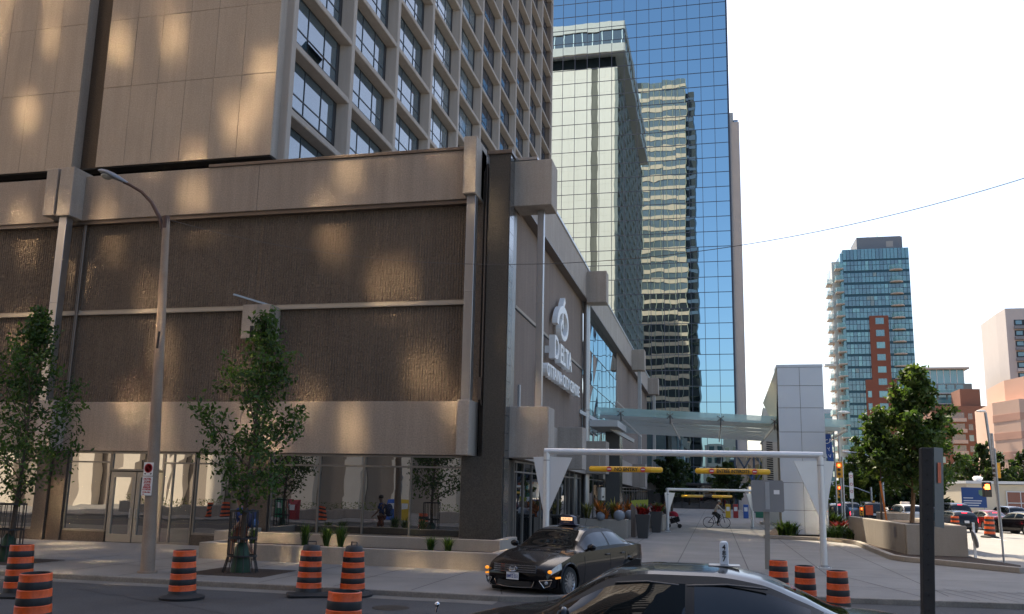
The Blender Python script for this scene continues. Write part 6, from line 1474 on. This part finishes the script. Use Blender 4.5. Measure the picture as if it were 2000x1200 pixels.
bnr = thing('street_banner', 'blue vertical banner with white swirl lettering beside the white pylon', 'banner', (6.85,55,4.4)); m = MB(); m.add([(6.42,55,6.0),(6.95,55.1,6.05),(7.1,55.15,4.35),(6.75,55.05,4.45),(6.42,55.02,6.0),(6.95,55.12,6.05),(7.1,55.17,4.35),(6.75,55.07,4.45)], [(3,2,1,0),(4,5,6,7),(0,1,5,4),(2,3,7,6),(1,2,6,5),(3,0,4,7)]); part(m, 'cloth', mat('banner_blue', (.015,.06,.26), .7), bnr)
m = MB(); m.text('CA', .36, .002, (6.60,54.98,5.42), (.86,.16,.25), (-.25,0,1)); m.text('Y', .30, .002, (6.74,54.99,5.0), (.9,.16,.2), (-.2,0,1)); m.text('V', .30, .002, (6.80,55.0,4.6), (.9,.16,.2), (-.2,0,1)); part(m, 'lettering', SIGNW, bnr); m = MB(); m.tube([(7.15,55.2,.12),(7.15,55.2,6.2)], .05, 6); m.tube([(7.15,55.2,6.1),(6.4,55.1,6.05)], .02, 5); part(m, 'pole', STEEL, bnr)
bs = thing('parking_banner', 'tall narrow white and red parking sign strip beside the second red signal', 'sign', (9.6,66,2.5)); m = MB(); m.box(9.45,9.72,66,66.03,2.2,4.0); part(m, 'plate', SIGNW, bs); m = MB()
for z in (3.75,3.2,2.7): m.lathe([(.07,0),(.10,0)], (0,0,0), 16, 0, Matrix.Rotation(PI/2,4,'X'), False); m.v[-32:] = [(v[0]+9.585,v[1]+65.99,v[2]+z) for v in m.v[-32:]]
part(m, 'red_ring', REDS, bs); m = MB(); m.tube([(9.6,66.1,0),(9.6,66.1,4.1)], .05, 6); part(m, 'pole', STEEL, bs)
oc = thing('road_work_sign', 'small orange road work sign behind the planter corner', 'sign', (13.3,82,1)); m = MB(); m.box(13.0,13.6,82,82.05,.75,1.6); part(m, 'plate', ORNG, oc); m = MB(); m.box(13.2,13.4,82.06,82.1,0,1.0); part(m, 'stand', BLACKM, oc)
nb = [('green','green newspaper box left of the cyclist and the pylon base',4.3,87.5,(.03,.16,.09)),('yellow','small yellow newspaper box among the boxes beyond the cyclist',1.3,84,(.6,.38,.02)),('red','small red newspaper box next to the yellow one beyond the cyclist',2.0,84.3,(.35,.03,.03)),('blue','small blue newspaper box right of the red one beyond the cyclist',2.9,84,(.03,.10,.35))]
def newsbox(label, x, y, c, h=1.3, wd=.5, rz=0, z=.12):
    t = thing('newspaper_box', label, 'newspaper box', (0,0,0), 'newspaper boxes'); m = MB(); m.prism([(-.22,0),(.22,0),(.22,h*.82),(.10,h),(-.22,h)], lambda u,v,w_: (w_,u,v), -wd/2, wd/2); m.build('box', mat('newsbox_paint', c, .45), t, bevel=.015)
    m = MB(); m.quad((-wd*.34,-.225,h*.5),(wd*.34,-.225,h*.5),(wd*.34,-.225,h*.8),(-wd*.34,-.225,h*.8)); m.xf(Matrix.Scale(-1,4,(0,1,0))) if rz else None; m.build('window', SIGNW, t); t.location = (x,y,z)
    return t
for n_, lab, x, y, c in nb: newsbox(lab, x, y, c, 1.25 if n_ != 'green' else 1.9, .45 if n_ != 'green' else .75)
for lab, x, y, c in (('green newspaper box mirrored in the shop window right of the doors',-28.0,4.8,(.03,.2,.1)),('red newspaper box mirrored in the shop window right of the doors',-27.0,4.8,(.3,.02,.03)),('blue newspaper box mirrored in the middle of the big shop window',-20.2,4.6,(.02,.1,.4)),('yellow newspaper rack mirrored in the middle of the big shop window',-19.3,4.6,(.6,.4,.03))): newsbox(lab, x, y, c, 1.35, .6, 1)
for i, (x0, x1, lab) in enumerate(((-41,-33,'planter with shrubs across the street mirrored left of the doors'),(-31.5,-24,'planter with shrubs across the street mirrored in the doors'),(-17.5,-12.5,'planter with yellow green shrubs mirrored right of the middle of the big shop window'),(-24,-21.5,'short planter with yellow green shrubs mirrored at the left of the big shop window'))):
    t = thing('kerb_planter', label=lab, cat='planter', loc=(x0,3.0,.12), group='planters across the street'); m = MB(); m.box(x0,x1,2.6,3.6,.12,.75); part(m, 'wall', CONCL, t, bevel=.03)
    rg = random.Random(i); g_ = MB()
    for q in range(int((x1-x0)*90)):
        x = rg.uniform(x0+.1,x1-.1); y = rg.uniform(2.7,3.5); z = .75+rg.uniform(0,.55); s_ = rg.uniform(.04,.09); a = rg.uniform(0,6.28); b = rg.uniform(-1,1)
        dx, dy = math.cos(a)*s_, math.sin(a)*s_; g_.add([(x-dx,y-dy,z-b*s_),(x+dy*.6,y-dx*.6,z),(x+dx,y+dy,z+b*s_),(x-dy*.6,y+dx*.6,z)],[(0,1,2,3)],rg.randrange(3))
    part(g_, 'shrubs', LEAFC if i != 1 else LEAFB, t)
